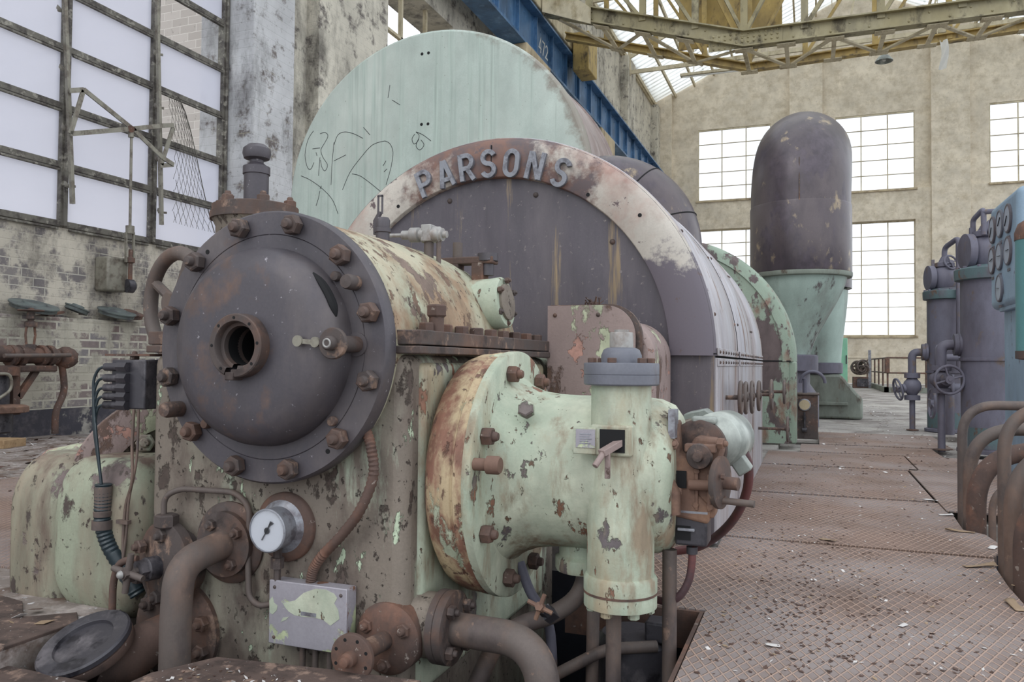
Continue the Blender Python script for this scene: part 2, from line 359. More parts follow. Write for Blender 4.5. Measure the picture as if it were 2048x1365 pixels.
class MB:
    """collects shapes in world coordinates for ONE mesh"""
    def __init__(s):
        s.v = []
        s.f = []
    def add(s, vs, fs):
        o = len(s.v)
        s.v += [Vector(p) for p in vs]
        s.f += [tuple(i + o for i in f) for f in fs]
        return s
    def box(s, lo, hi, rot=None, c=None):
        vs = [Vector((x, y, z)) for z in (lo[2], hi[2]) for y in (lo[1], hi[1]) for x in (lo[0], hi[0])]
        if rot is not None:
            c = (Vector(lo) + Vector(hi)) / 2 if c is None else Vector(c)
            vs = [c + rot @ (p - c) for p in vs]
        return s.add(vs, [(0, 2, 3, 1), (4, 5, 7, 6), (0, 1, 5, 4), (2, 6, 7, 3), (0, 4, 6, 2), (1, 3, 7, 5)])
    def beam(s, a, b, w, h, up=(0, 0, 1)):
        a, b = Vector(a), Vector(b)
        d = (b - a).normalized()
        u = Vector(up)
        if abs(d.dot(u)) > 0.98:
            u = Vector((0, 1, 0))
        x = d.cross(u).normalized()
        y = x.cross(d)
        vs = [p + x * sx * w / 2 + y * sy * h / 2 for p in (a, b) for sx, sy in ((-1, -1), (1, -1), (1, 1), (-1, 1))]
        return s.add(vs, [(3, 2, 1, 0), (4, 5, 6, 7), (0, 1, 5, 4), (1, 2, 6, 5), (2, 3, 7, 6), (3, 0, 4, 7)])
    def lathe(s, prof, o, axis, seg=48, a0=0.0, a1=2 * PI, close=True, cap0=True, cap1=True):
        """prof: (radius, height along axis)"""
        u, w, a = frame_of(axis)
        o = Vector(o)
        full = abs(a1 - a0 - 2 * PI) < 1e-6
        n = seg if full else seg + 1
        vs, fs = [], []
        for (r, h) in prof:
            for i in range(n):
                t = a0 + (a1 - a0) * i / seg
                vs.append(o + a * h + (u * math.cos(t) + w * math.sin(t)) * r)
        for k in range(len(prof) - 1):
            for i in range(seg):
                j = (i + 1) % n
                fs.append((k * n + i, k * n + j, (k + 1) * n + j, (k + 1) * n + i))
        if cap0 and prof[0][0] > 1e-6:
            fs.append(tuple(range(n))[::-1])
        if cap1 and prof[-1][0] > 1e-6:
            fs.append(tuple(range((len(prof) - 1) * n, len(prof) * n)))
        return s.add(vs, fs)
    def cyl(s, a, b, r, seg=24, r2=None):
        a, b = Vector(a), Vector(b)
        return s.lathe([(r, 0), (r if r2 is None else r2, (b - a).length)], a, b - a, seg)
    def tube(s, pts, r, seg=12, fillet=0.0, fseg=6, corrugate=0.0):
        pts = [Vector(p) for p in pts]
        if fillet > 0:
            q = [pts[0]]
            for i in range(1, len(pts) - 1):
                p0, p1, p2 = pts[i - 1], pts[i], pts[i + 1]
                d0, d1 = (p0 - p1), (p2 - p1)
                ff = min(fillet, d0.length * 0.49, d1.length * 0.49)
                A, B = p1 + d0.normalized() * ff, p1 + d1.normalized() * ff
                for k in range(fseg + 1):
                    t = k / fseg
                    q.append(A * (1 - t) ** 2 + p1 * 2 * t * (1 - t) + B * t * t)
            q.append(pts[-1])
            pts = q
        rs = r if isinstance(r, (list, tuple)) else [r] * len(pts)
        if len(rs) != len(pts):
            rs = [rs[0] + (rs[-1] - rs[0]) * i / (len(pts) - 1) for i in range(len(pts))]
        vs, fs = [], []
        u = None
        for i, p in enumerate(pts):
            d = (pts[min(i + 1, len(pts) - 1)] - pts[max(i - 1, 0)]).normalized()
            if u is None:
                u, w, _ = frame_of(d)
            else:
                u = (u - d * u.dot(d)).normalized()
                w = d.cross(u)
            rr = rs[i] * (1 + (corrugate if i % 2 else 0))
            for k in range(seg):
                t = 2 * PI * k / seg
                vs.append(p + (u * math.cos(t) + w * math.sin(t)) * rr)
        n = len(pts)
        for i in range(n - 1):
            for k in range(seg):
                j = (k + 1) % seg
                fs.append((i * seg + k, i * seg + j, (i + 1) * seg + j, (i + 1) * seg + k))
        fs.append(tuple(range(seg))[::-1])
        fs.append(tuple(range((n - 1) * seg, n * seg)))
        return s.add(vs, fs)
    def torus(s, c, axis, R, r, seg=40, rs=10, a0=0.0, a1=2 * PI, flat=1.0):
        u, w, a = frame_of(axis)
        c = Vector(c)
        full = abs(a1 - a0 - 2 * PI) < 1e-6
        n = seg if full else seg + 1
        vs, fs = [], []
        for i in range(n):
            t = a0 + (a1 - a0) * i / seg
            d = u * math.cos(t) + w * math.sin(t)
            for k in range(rs):
                q = 2 * PI * k / rs
                vs.append(c + d * (R + r * math.cos(q)) + a * r * flat * math.sin(q))
        for i in range(seg):
            j = (i + 1) % n
            for k in range(rs):
                m = (k + 1) % rs
                fs.append((i * rs + k, j * rs + k, j * rs + m, i * rs + m))
        if not full:
            fs.append(tuple(range(rs)))
            fs.append(tuple(range((n - 1) * rs, n * rs))[::-1])
        return s.add(vs, fs)
    def prism(s, poly, o, u, w, depth):
        """2-D polygon (x along u, y along w) extruded by depth along u x w"""
        o, u, w = Vector(o), Vector(u).normalized(), Vector(w).normalized()
        a = u.cross(w)
        n = len(poly)
        vs = [o + u * x + w * y for x, y in poly] + [o + u * x + w * y + a * depth for x, y in poly]
        fs = [tuple(range(n))[::-1], tuple(range(n, 2 * n))] + [(i, (i + 1) % n, n + (i + 1) % n, n + i) for i in range(n)]
        return s.add(vs, fs)
    def ribbon(s, pts, width, o, u, w, depth):
        """flat stroke of a letter: 2-D polyline with width, extruded"""
        P = []
        for p in pts:
            q = Vector((p[0], p[1], 0))
            if not P or (q - P[-1]).length > 1e-5:
                P.append(q)
        L, R = [], []
        closed = (P[0] - P[-1]).length < 1e-6
        if closed:
            P = P[:-1]
        n = len(P)
        for i in range(n):
            if closed:
                d0, d1 = (P[i] - P[i - 1]).normalized(), (P[(i + 1) % n] - P[i]).normalized()
            else:
                d0 = (P[i] - P[i - 1]).normalized() if i else (P[1] - P[0]).normalized()
                d1 = (P[i + 1] - P[i]).normalized() if i < n - 1 else d0
            m = (d0 + d1).normalized()
            nn = Vector((-m.y, m.x, 0))
            k = min(1.0 / max(0.35, nn.dot(Vector((-d1.y, d1.x, 0)))), 2.2)
            L.append(P[i] + nn * width / 2 * k)
            R.append(P[i] - nn * width / 2 * k)
        o, u, w = Vector(o), Vector(u).normalized(), Vector(w).normalized()
        a = u.cross(w)
        vs = []
        for i in range(n):
            for q, h in ((L[i], 0), (R[i], 0), (R[i], depth), (L[i], depth)):
                vs.append(o + u * q.x + w * q.y + a * h)
        fs = []
        for i in range(n if closed else n - 1):
            j = (i + 1) % n
            for k in range(4):
                m = (k + 1) % 4
                fs.append((4 * i + k, 4 * i + m, 4 * j + m, 4 * j + k))
        if not closed:
            fs.append((0, 1, 2, 3)[::-1])
            fs.append(tuple(4 * (n - 1) + k for k in range(4)))
        return s.add(vs, fs)
    def grid(s, fn, nu, nv):
        vs = [fn(i / nu, j / nv) for j in range(nv + 1) for i in range(nu + 1)]
        return s.add(vs, [(j * (nu + 1) + i, j * (nu + 1) + i + 1, (j + 1) * (nu + 1) + i + 1, (j + 1) * (nu + 1) + i) for j in range(nv) for i in range(nu)])

WLOC = {}
def link(o, parent=None, loc=(0, 0, 0)):
    col.objects.link(o)
    WLOC[o.name] = Vector(loc)
    if parent is not None:
        o.parent = parent
        o.location = Vector(loc) - WLOC[parent.name]
    else:
        o.location = loc
    return o

def build(name, mb, mat, parent=None, bevel=0.0, bseg=2, angle=40, label=None):
    """ONE mesh object from world coordinates, its origin at its own middle"""
    c = Vector((0, 0, 0))
    if mb.v:
        lo = Vector([min(p[i] for p in mb.v) for i in range(3)])
        hi = Vector([max(p[i] for p in mb.v) for i in range(3)])
        c = (lo + hi) / 2
    me = bpy.data.meshes.new(name)
    me.from_pydata([p - c for p in mb.v], [], mb.f)
    me.update()
    import bmesh
    bm = bmesh.new()
    bm.from_mesh(me)
    bmesh.ops.recalc_face_normals(bm, faces=bm.faces)
    bm.to_mesh(me)
    bm.free()
    for p in me.polygons:
        p.use_smooth = True
    me.set_sharp_from_angle(angle=math.radians(angle))
    me.materials.append(M[mat] if isinstance(mat, str) else mat)
    o = bpy.data.objects.new(name, me)
    link(o, parent, c)
    if bevel:
        b = o.modifiers.new('bevel', 'BEVEL')
        b.width = bevel
        b.segments = bseg
        b.limit_method = 'ANGLE'
        b.angle_limit = math.radians(35)
        b.harden_normals = False
    if label:
        o['label'] = label
    return o

def thing(name, label, cat, loc, group=None):
    o = bpy.data.objects.new(name, None)
    o.empty_display_size = 0.1
    link(o, None, loc)
    o['label'] = label
    o['category'] = cat
    if group:
        o['group'] = group
    return o

def solo(name, mb, mat, label, cat, group=None, bevel=0.0, kind=None, **k):
    o = build(name, mb, mat, None, bevel, **k)
    o['label'] = label
    o['category'] = cat
    if group:
        o['group'] = group
    if kind:
        o['kind'] = kind
    return o

def struct(name, mb, mat, parent=None, bevel=0.0, **k):
    o = build(name, mb, mat, parent, bevel, **k)
    if parent is None:
        o['kind'] = 'structure'
    return o

CACHE = {}
def fast(name, key, maker, mat, parent, pos, axis, spin=0.0):
    """nuts, bolts and wheels share mesh data: made once along +Z, then turned to the axis"""
    k = (key, mat)
    if k not in CACHE:
        o = build(name, maker(), mat)
        CACHE[k] = (o.data, WLOC[o.name].copy())
        col.objects.unlink(o)
        bpy.data.objects.remove(o)
    me, off = CACHE[k]
    o = bpy.data.objects.new(name, me)
    q = Vector((0, 0, 1)).rotation_difference(Vector(axis).normalized()) @ Quaternion((0, 0, 1), spin)
    o.rotation_mode = 'QUATERNION'
    o.rotation_quaternion = q
    link(o, parent, Vector(pos) + q @ off)
    return o

def nut(parent, pos, axis, r, mat='steelrust', stud=True, name='nut'):
    def mk():
        m = MB()
        h = r * 1.15
        m.lathe([(r * 0.86, 0), (r, r * 0.14), (r, h - r * 0.14), (r * 0.84, h)], (0, 0, 0), (0, 0, 1), 6)
        if stud:
            m.lathe([(r * 0.52, h * 0.9), (r * 0.52, h * 1.3), (r * 0.4, h * 1.5), (0.0, h * 1.56)], (0, 0, 0), (0, 0, 1), 14)
        return m
    return fast(name, ('nut', round(r, 4), stud), mk, mat, parent, pos, axis, random.uniform(0, 1))

def stud(parent, pos, axis, r, h, mat='steelrust', name='stud'):
    return fast(name, ('stud', round(r, 4), round(h, 4)), lambda: MB().lathe([(r, 0), (r, h * 0.8), (r * 0.85, h * 0.96), (0, h)], (0, 0, 0), (0, 0, 1), 16), mat, parent, pos, axis)

def rivet(parent, pos, axis, r, mat, name='rivet'):
    return fast(name, ('rivet', round(r, 4)), lambda: MB().lathe([(r, -r * 0.2), (r * 0.85, r * 0.4), (r * 0.45, r * 0.72), (0, r * 0.8)], (0, 0, 0), (0, 0, 1), 10), mat, parent, pos, axis)

def hole(parent, pos, axis, r, name='bolt_hole'):
    return fast(name, ('hole', round(r, 4)), lambda: MB().lathe([(r, -0.01), (r, 0.0008)], (0, 0, 0), (0, 0, 1), 14), 'black', parent, pos, axis)

def wheel(parent, c, axis, R, r, spokes, mat, hub=0.25, name='handwheel', spin=0.3, dish=0.0):
    u, w, a = frame_of(axis)
    c = Vector(c)
    m = MB().torus(c, axis, R, r, 40, 10)
    m.lathe([(R * hub, -r * 1.4), (R * hub, r * 1.4)], c - a * dish, axis, 20)
    for i in range(spokes):
        t = spin + 2 * PI * i / spokes
        d = u * math.cos(t) + w * math.sin(t)
        m.tube([c - a * dish + d * R * hub * 0.8, c + d * R * 0.98], r * 0.7, 8)
    return build(name, m, mat, parent)

def on_circle(c, axis, R, deg):
    """point on a circle whose zero is to the right (+X or +Y) and that runs up to +Z"""
    c = Vector(c)
    t = math.radians(deg)
    side = Vector((1, 0, 0)) if abs(Vector(axis).normalized().x) < 0.5 else Vector((0, 1, 0))
    return c + side * R * math.cos(t) + Vector((0, 0, 1)) * R * math.sin(t)

def arc(cx, cy, r, a0, a1, n=12, ry=None):
    ry = r if ry is None else ry
    return [(cx + r * math.cos(math.radians(a0 + (a1 - a0) * i / n)), cy + ry * math.sin(math.radians(a0 + (a1 - a0) * i / n))) for i in range(n + 1)]

GLYPH = {   # strokes in a box 0..0.6 wide, 0..1 high (centre lines)
    'P': [[(0.08, 0), (0.08, 1.0)], [(0.1, 0.93), (0.32, 0.93)] + arc(0.32, 0.695, 0.2, 90, -90, 10, 0.235) + [(0.1, 0.46)]],
    'A': [[(0.05, 0), (0.28, 1.0)], [(0.32, 1.0), (0.55, 0)], [(0.13, 0.28), (0.47, 0.28)]],
    'R': [[(0.08, 0), (0.08, 1.0)], [(0.1, 0.93), (0.32, 0.93)] + arc(0.32, 0.695, 0.2, 90, -90, 10, 0.235) + [(0.1, 0.46)], [(0.3, 0.46), (0.54, 0)]],
    'S': [arc(0.3, 0.72, 0.22, 20, 270, 14, 0.22) + arc(0.3, 0.28, 0.22, 90, -160, 14, 0.22)],
    'O': [arc(0.3, 0.66, 0.22, 0, 180, 12, 0.27) + arc(0.3, 0.34, 0.22, 180, 360, 12, 0.27) + [(0.52, 0.66)]],
    'N': [[(0.07, 0), (0.07, 0.98)], [(0.09, 0.96), (0.51, 0.04)], [(0.53, 0.02), (0.53, 1)]],
    '4': [[(0.42, 0), (0.42, 1), (0.06, 0.3), (0.56, 0.3)]],
    '7': [[(0.05, 0.93), (0.52, 0.93), (0.2, 0)]],
    '2': [arc(0.3, 0.7, 0.22, 170, -30, 10, 0.23) + [(0.07, 0.07), (0.55, 0.07)]],
}
def glyph(mb, ch, o, u, w, size, stroke, depth):
    o, u, w = Vector(o), Vector(u).normalized(), Vector(w).normalized()
    for i, st in enumerate(GLYPH[ch]):
        mb.ribbon([((x - 0.3) * size, (y - 0.5) * size) for x, y in st], stroke, o, u, w, depth * (1 - 0.05 * i))
    return mb

def at(px, py, **k):
    """the point where the line of sight through a pixel meets the plane x=, y= or z="""
    d = CAMROT @ Vector((px - 1024, 682.5 - py, -F))
    (ax, v), = k.items()
    i = 'xyz'.index(ax)
    return CAMPOS + d * ((v - CAMPOS[i]) / d[i])

# ================================================================ the setting
S = struct
m = MB()
for lo, hi in (((-9.9, -3, -.2), (-2.72, 7.2, -.02)), ((-9.9, 7.2, -.2), (-2.6, 50, -.02)), ((-2.6, 4.4, -.2), (-.41, 50, -.02)),
               ((-.41, -3, -.3), (.8, 12.9, -.08)), ((-.41, 12.9, -.2), (2.3, 50, -.01)), ((.8, 6.2, -.3), (2.3, 12.9, -.08)), ((2.3, 6.2, -.2), (14, 50, -.01)), ((1.9, -3, -.2), (14, 6.2, -.02)), ((.8, -3, -.2), (1.9, 3.6, -.08)),
               ((-2.6, -3, -.4), (-1.15, 2.0, -.16)), ((-1.15, -3, -.2), (-.41, 1.0, -.02))):
    m.box(lo, hi)
S('floor', m, 'concrete')
S('floor_left', MB().box((-9.6, -3, -.012 - .3), (-2.62, 7.2, -.012)), 'litter_floor')
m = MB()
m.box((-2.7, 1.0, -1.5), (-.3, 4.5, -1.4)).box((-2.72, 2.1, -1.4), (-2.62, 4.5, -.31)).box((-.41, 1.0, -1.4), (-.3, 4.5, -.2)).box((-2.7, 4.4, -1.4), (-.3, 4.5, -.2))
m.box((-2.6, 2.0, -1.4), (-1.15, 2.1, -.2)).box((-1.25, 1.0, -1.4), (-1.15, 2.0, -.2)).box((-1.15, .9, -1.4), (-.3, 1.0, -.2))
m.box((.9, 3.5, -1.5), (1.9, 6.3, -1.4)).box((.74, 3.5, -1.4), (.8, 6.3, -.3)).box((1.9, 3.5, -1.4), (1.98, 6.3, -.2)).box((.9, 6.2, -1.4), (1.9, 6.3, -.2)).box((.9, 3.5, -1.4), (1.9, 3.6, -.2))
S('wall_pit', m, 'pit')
S('floor_front', MB().box((-2.62, -3, -.4), (-1.15, 1.98, -.07)), 'grime')
m = MB().box((-.43, 1.0, -.16), (-.415, 3.3, -.005)).box((-1.0, 3.3, -.16), (-.41, 3.315, -.005))
S('trim_1', m, 'rust')
# left wall: thick brick plinth, window wall above, pilasters
m = MB().box((-10.2, -3, 0), (-9.38, 11.05, 1.56)).box((-10.2, 11.05, 0), (-9.38, 50, 1.56))
S('wall_left', m, 'lowbrick', bevel=.02)
m = MB().box((-10.2, -3, 1.56), (-9.62, 11.05, 2.82)).box((-10.2, -3, 8.7), (-9.62, 11.05, 19)).box((-10.2, -3, 2.82), (-9.62, 4.7, 8.7))
S('wall_left_upper', m, 'leftbrick')
m = MB().box((-10.2, 12.2, 1.56), (-9.5, 13.2, 18.2)).box((-10.2, 13.2, 1.56), (-9.2, 15.9, 18.2)).box((-10.2, 15.9, 1.56), (-9.2, 19.4, 7.6)).box((-10.2, 15.9, 10.2), (-9.2, 19.4, 18.2))
m.box((-10.2, 19.4, 1.56), (-9.2, 26, 18.2)).box((-10.2, 26, 1.56), (-9.45, 50, 18.2))
S('wall_left_rear', m, 'upbrick')
m = MB().box((-10.2, 11.05, 1.56), (-9.04, 12.2, 18.2))
S('trim_2', m, 'sidebrick', bevel=.02)
m = MB()
for y in (22.3, 31.5, 40.6, 49.0):
    m.box((-10.2, y, 1.56), (-9.02, min(y + 1.8, 50.0), 17.3))
m.box((-9.5, 27, 12.9), (-9.25, 37.5, 13.5)).box((-9.5, 36.9, 12.0), (-9.25, 37.5, 12.9))
S('trim_3', m, 'upbrick', bevel=.03)
m = MB().box((-9.40, -3, -.02), (-9.36, 11, .34))
S('baseboard_left', m, weathered('sooty_skirting_paint', (60, 58, 68), [((150, 146, 140), 2.2, 0.6, 0.02, 1, 2), ((84, 80, 86), 5, 0.55, 0.06, 1, 4)], bump=.3))
# far wall with window openings between pilasters
WX = ((-6.7, -2.36), (1.28, 5.5), (9.24, 13.4))
m = MB()
zs = (0, 2.73, 9.42, 11.2, 15.75, 24)
xs = [-9.6]
for a, b in WX:
    xs += [a, b]
xs.append(14)
m.box((-9.6, 50.0, 0), (14, 50.6, 2.73)).box((-9.6, 50.0, 9.42), (14, 50.6, 11.2))
for i in range(0, 8, 2):
    m.box((xs[i], 50.0, 2.73), (xs[i + 1], 50.6, 9.42))
    m.box((xs[i], 50.25, 11.2), (xs[i + 1], 50.6, 15.75))
m.box((-9.6, 50.25, 15.75), (14, 50.6, 17.6))
m.prism([(-9.6, 17.6), (14, 17.6), (14, 18.2), (2.5, 23.6), (-9.6, 17.7)], (0, 50.6, 0), (1, 0, 0), (0, 0, 1), .35)
S('wall_far', m, 'farbrick')
m = MB()
for a, b in ((-9.6, -8.3), (-1.27, .58), (6.3, 8.24)):
    m.box((a, 49.85, 0), (b, 50.3, 21))
m.box((-9.4, 49.95, 1.46), (14, 50.02, 1.54))
S('trim_4', m, 'farbrick', bevel=.02)

def far_window(n, x0, x1, z0, z1, rows):
    f = MB()
    y = 50.32
    for i in range(4):
        x = x0 + (x1 - x0) * i / 3
        w = .09 if i in (0, 3) else .055
        f.box((x - w / 2, y - .05, z0), (x + w / 2, y + .05, z1))
    for j in range(rows + 1):
        z = z0 + (z1 - z0) * j / rows
        w = .09 if j in (0, rows) else .035
        f.box((x0, y - .045, z - w / 2), (x1, y + .045, z + w / 2))
    o = S('window_%d' % n, f, 'paleiron')
    g = MB().box((x0, y - .004, z0), (x1, y + .004, z1))
    build('window_pane', g, 'clearglass', o)
    s = MB().box((x0 - .1, 49.9, z0 - .14), (x1 + .1, 50.3, z0 - .02))
    build('window_sill', s, 'beigeblock', o, .01)
n = 2
for (a, b) in WX:
    far_window(n, a, b, 11.24, 15.7, 5)
    far_window(n + 1, a, b, 2.78, 9.38, 8)
    n += 2
# large steel window in the left wall, one pane missing and one showing bare wire
WY = (4.75, 6.3, 7.88, 9.44, 11.0)
ZR = [2.85 + .81 * i for i in range(8)]
f = MB()
for i, y in enumerate(WY):
    f.box((-9.72, y - .06, 2.82), (-9.58, y + .06, 8.7))
    f.box((-9.60, y - .025, 2.82), (-9.54, y + .025, 8.7))
for i in range(4):
    for j, z in enumerate(ZR):
        f.box((-9.70, WY[i], z - .045), (-9.59, WY[i + 1], z + .045))
        f.box((-9.60, WY[i] + .08, z - .09), (-9.57, WY[i + 1] - .08, z - .055))
win = S('window_1', f, 'frame', bevel=.01)
def pane(y0, y1, z0, z1):
    build('window_pane', MB().box((-9.655, y0 + .05, z0 + .03), (-9.648, y1 - .05, z1 - .03)), 'frosted', win)
for i in range(4):
    for j in range(7):
        if i == 3 and j in (2, 4):
            continue
        pane(WY[i], WY[i + 1], ZR[j], ZR[j + 1])
S('window_9', MB().box((-9.5, 15.9, 7.55), (-9.4, 16.0, 10.2)).box((-9.5, 16.9, 7.6), (-9.4, 16.98, 10.2)).box((-9.5, 18.2, 7.6), (-9.4, 18.28, 10.2)).box((-9.5, 15.9, 7.55), (-9.4, 19.4, 7.66)).box((-9.5, 15.9, 8.9), (-9.4, 19.4, 8.97)), 'paleiron')
# neighbouring brick building seen through the missing panes
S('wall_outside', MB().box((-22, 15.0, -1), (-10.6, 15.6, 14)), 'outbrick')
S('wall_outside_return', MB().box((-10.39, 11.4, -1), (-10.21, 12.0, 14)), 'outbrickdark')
# wire mesh left hanging in the broken window
m = MB()
NM = 15
def meshpt(a, b):
    z = 5.2 - 2.0 * a
    w = .16 + .95 * (a ** .8)
    y = 9.62 + w * b + .12 * a
    return Vector((-9.54 + .10 * math.sin(3 * a + 2 * b), y, z))
for k in range(NM + 1):
    for sgn in (1, -1):
        pts = []
        for q in range(13):
            a = q / 12
            b = (k / NM) * 2 - .5 + sgn * (a - .5)
            if -0.001 <= b <= 1.001:
                pts.append(meshpt(a, min(1, max(0, b))))
        if len(pts) > 1:
            m.tube(pts, .0042, 4)
m.tube([meshpt(q / 10, 1) for q in range(11)], .008, 5)
solo('wire_mesh', m, 'frame', 'torn wire mesh hanging from the broken pane of the tall left window', 'wire mesh')
# roof of translucent corrugated sheets on purlins
m = MB()
Y0, Y1 = 17.0, 50.2
NC = 664
def roofz(x):
    return 17.55 + .478 * (x + 9.5) if x < 2.5 else 17.55 + .478 * 12 - .478 * (x - 2.5)
for xa, xb in ((-9.7, -6.2), (-6.3, -3.3), (-3.4, -.3), (-.4, 2.5), (2.5, 6), (5.9, 10), (9.9, 14.2)):
    m.grid(lambda u, v, xa=xa, xb=xb: Vector((xa + (xb - xa) * u, Y0 + (Y1 - Y0) * v, roofz(xa + (xb - xa) * u) + .03 * math.sin(2 * PI * v * (Y1 - Y0) / .26) + .03 * (1 - u))), 1, NC)
S('ceiling', m, 'roofsheet', angle=180)
m = MB()
for i in range(19):
    x = -9.3 + i * 1.19
    z = roofz(x) - .14
    m.box((x - .05, Y0, z - .12), (x + .05, 50.2, z + .1))
m.box((-9.62, Y0, 17.3), (-9.35, 50.2, 17.5))
S('trim_5', m, 'paleiron')
def roof_truss(y, label):
    t = thing('roof_truss', label, 'roof truss', (-9.2, y, 16.4), 'roof trusses')
    build('tie_beam', MB().beam((-9.2, y, 16.45), (14, y, 16.7), .12, .2), 'paleiron', t)
    build('rafter', MB().beam((-9.2, y, 17.2), (2.5, y, 22.8), .12, .2), 'paleiron', t)
    build('rafter', MB().beam((14, y, 17.3), (2.5, y, 22.8), .12, .2), 'paleiron', t)
    build('wall_post', MB().beam((-9.05, y, 16.3), (-9.05, y, 17.6), .14, .14), 'paleiron', t)
    for x in (-6, -2.5, 1.5, 5):
        build('strut', MB().beam((x, y, 16.55), (x + 1.2, y, roofz(x + 1.2) - .3), .09, .09), 'paleiron', t)
roof_truss(40.9, 'pale steel roof truss crossing nearest the far wall')
roof_truss(32.2, 'pale steel roof truss just beyond the yellow crane bridge')

# ---------------------------------------------------------------- floor plates
def fplate(poly, label, mat='checker', t=.014):
    m = MB().prism(poly, (0, 0, -t), (1, 0, 0), (0, 1, 0), t)
    return solo('floor_plate', m, mat, label, 'floor plate', 'checker plates of the walkway', bevel=.003)
fplate([(-.41, 1.0), (.84, 1.0), (.835, 4.2), (.855, 4.6), (.885, 4.78), (-.49, 4.78), (-.49, 4.46), (-1.0, 4.46), (-1.0, 3.32), (-.41, 3.32)], 'rusty checker plate nearest the viewer, beside the open pit')
fplate([(-.49, 4.825), (.885, 4.825), (1.0, 5.1), (.965, 5.45), (.865, 5.56), (.885, 6.05), (.86, 6.2), (.86, 6.56), (-.49, 6.56)], 'littered checker plate second from the viewer, left of the bent pipes')
fplate([(-.49, 6.625), (.85, 6.625), (.85, 8.45), (-.49, 8.45)], 'grey checker plate third from the viewer along the pale cladding')
fplate([(.87, 6.25), (2.3, 6.25), (2.3, 8.6), (.87, 8.6)], 'checker plate right of the long seam, behind the bent pipes')
fplate([(-.49, 8.53), (.95, 8.53), (.95, 9.80), (-.49, 9.80)], 'striped checker plate fourth from the viewer, at the end of the cladding')
fplate([(.965, 8.62), (2.3, 8.62), (2.3, 9.84), (.965, 9.84)], 'checker plate in front of the near violet cooler')
fplate([(-.14, 9.88), (1.35, 9.88), (1.35, 10.82), (-.14, 10.82)], 'rust-red checker plate in front of the gauge stand')
fplate([(.08, 10.92), (1.6, 10.92), (1.6, 12.86), (.08, 12.86)], 'pale dusty checker plate right of the gauge stand')
fplate([(-2.0, 1.2), (-1.15, 1.2), (-1.15, 2.25), (-1.4, 2.23), (-1.88, 2.17), (-1.98, 1.98)], 'grimy floor plate in front of the turbine bearing block', 'grime')
fplate([(-4.4, .8), (-2.62, .8), (-2.62, 2.26), (-2.72, 2.34), (-2.86, 2.22), (-3.05, 2.36), (-3.3, 2.4), (-4.4, 2.7)], 'dirty floor plate under the loose blank flange on the left', 'grime')
fplate([(-6.3, 2.72), (-3.6, 2.72), (-3.6, 5.2), (-6.3, 5.2)], 'pale worn checker plate left of the mint castings')
fplate([(-9.4, 5.22), (-3.3, 5.22), (-3.3, 7.6), (-9.4, 7.6)], 'litter-strewn floor plate at the foot of the left wall', 'litter_floor')

# ================================================================ crane, girder, lamps
t = thing('crane_girder', 'long blue riveted crane girder high on the left wall', 'girder', (-8.4, 16, 10.75))
build('web', MB().box((-8.46, 16, 10.8), (-8.42, 50, 12.2)), 'girder', t)
build('bottom_flange', MB().box((-8.78, 16, 10.72), (-8.10, 50, 10.8)), 'girder', t)
build('top_flange', MB().box((-8.75, 16, 12.2), (-8.13, 50, 12.27)), 'girder', t)
for k in range(64):
    rivet(t, (-8.42, 20.5 + k * .4, 12.08 if k % 2 else 11.98), (1, 0, 0), .035, 'girder')
for i in range(20):
    y = 17.2 + i * 1.66
    build('stiffener', MB().box((-8.42, y - .03, 10.8), (-8.29, y + .03, 12.2)).box((-8.42, y - .16, 10.8), (-8.40, y + .16, 12.2)), 'girder', t)
m = MB()
for i, ch in enumerate('472'):
    glyph(m, ch, (-8.418, 24.5 + i * .34, 11.55), (0, 1, 0), (0, 0, 1), .5, .055, .004)
build('stencil_number', m, 'white', t)
build('crane_rail', MB().box((-8.5, 16, 12.27), (-8.4, 50, 12.4)), 'steelrust', t)
for y, lab in ((22.2, 'beige padstone under the blue girder, above the big pale green drum'), (31.3, 'small beige padstone under the blue girder, right of the drum'), (40.4, 'farthest beige padstone under the blue girder')):
    solo('padstone', MB().box((-9.015, y, 9.85), (-8.05, y + 2.3, 10.715)), 'beigeblock', lab, 'padstone', 'padstones under the crane girder', bevel=.02)

t = thing('overhead_crane', 'yellow overhead crane with riveted fish-bellied bridge under the roof', 'crane', (-8.4, 24, 12.4))
NYc, FYc = 24.0, 26.2
def chord(name, y, mat, h, wd, zoff, x1=9.5, rise=0.0):
    m = MB()
    pts = [(-8.05, 12.5 + zoff), (-1.88, 10.62 + zoff), (x1, 10.6 + zoff + rise)]
    for a, b in zip(pts, pts[1:]):
        p, q = Vector((a[0], y, a[1])), Vector((b[0], y, b[1]))
        m.beam(p, q, .04, h)
        for s in (-1, 1):
            off = Vector((0, 0, s * h / 2))
            m.beam(p + off, q + off, wd, .04)
    return build(name, m, mat, t)
chord('near_bottom_chord', NYc, 'olive', .46, .34, 0)
chord('far_bottom_chord', FYc, 'yellow', .22, .26, -.05, rise=.38)
build('near_top_chord', MB().box((-8.3, NYc - .15, 13.9), (9.5, NYc + .15, 14.2)), 'olive', t)
build('far_top_chord', MB().box((-8.3, FYc - .15, 13.9), (9.5, FYc + .15, 14.2)), 'yellow', t)
xs = [-6.6, -4.9, -3.3, -1.88, -.2, 1.8, 3.8, 5.8, 7.8]
def cz(x):
    return 10.62 + (-1.88 - x) * .3 if x < -1.88 else 10.61
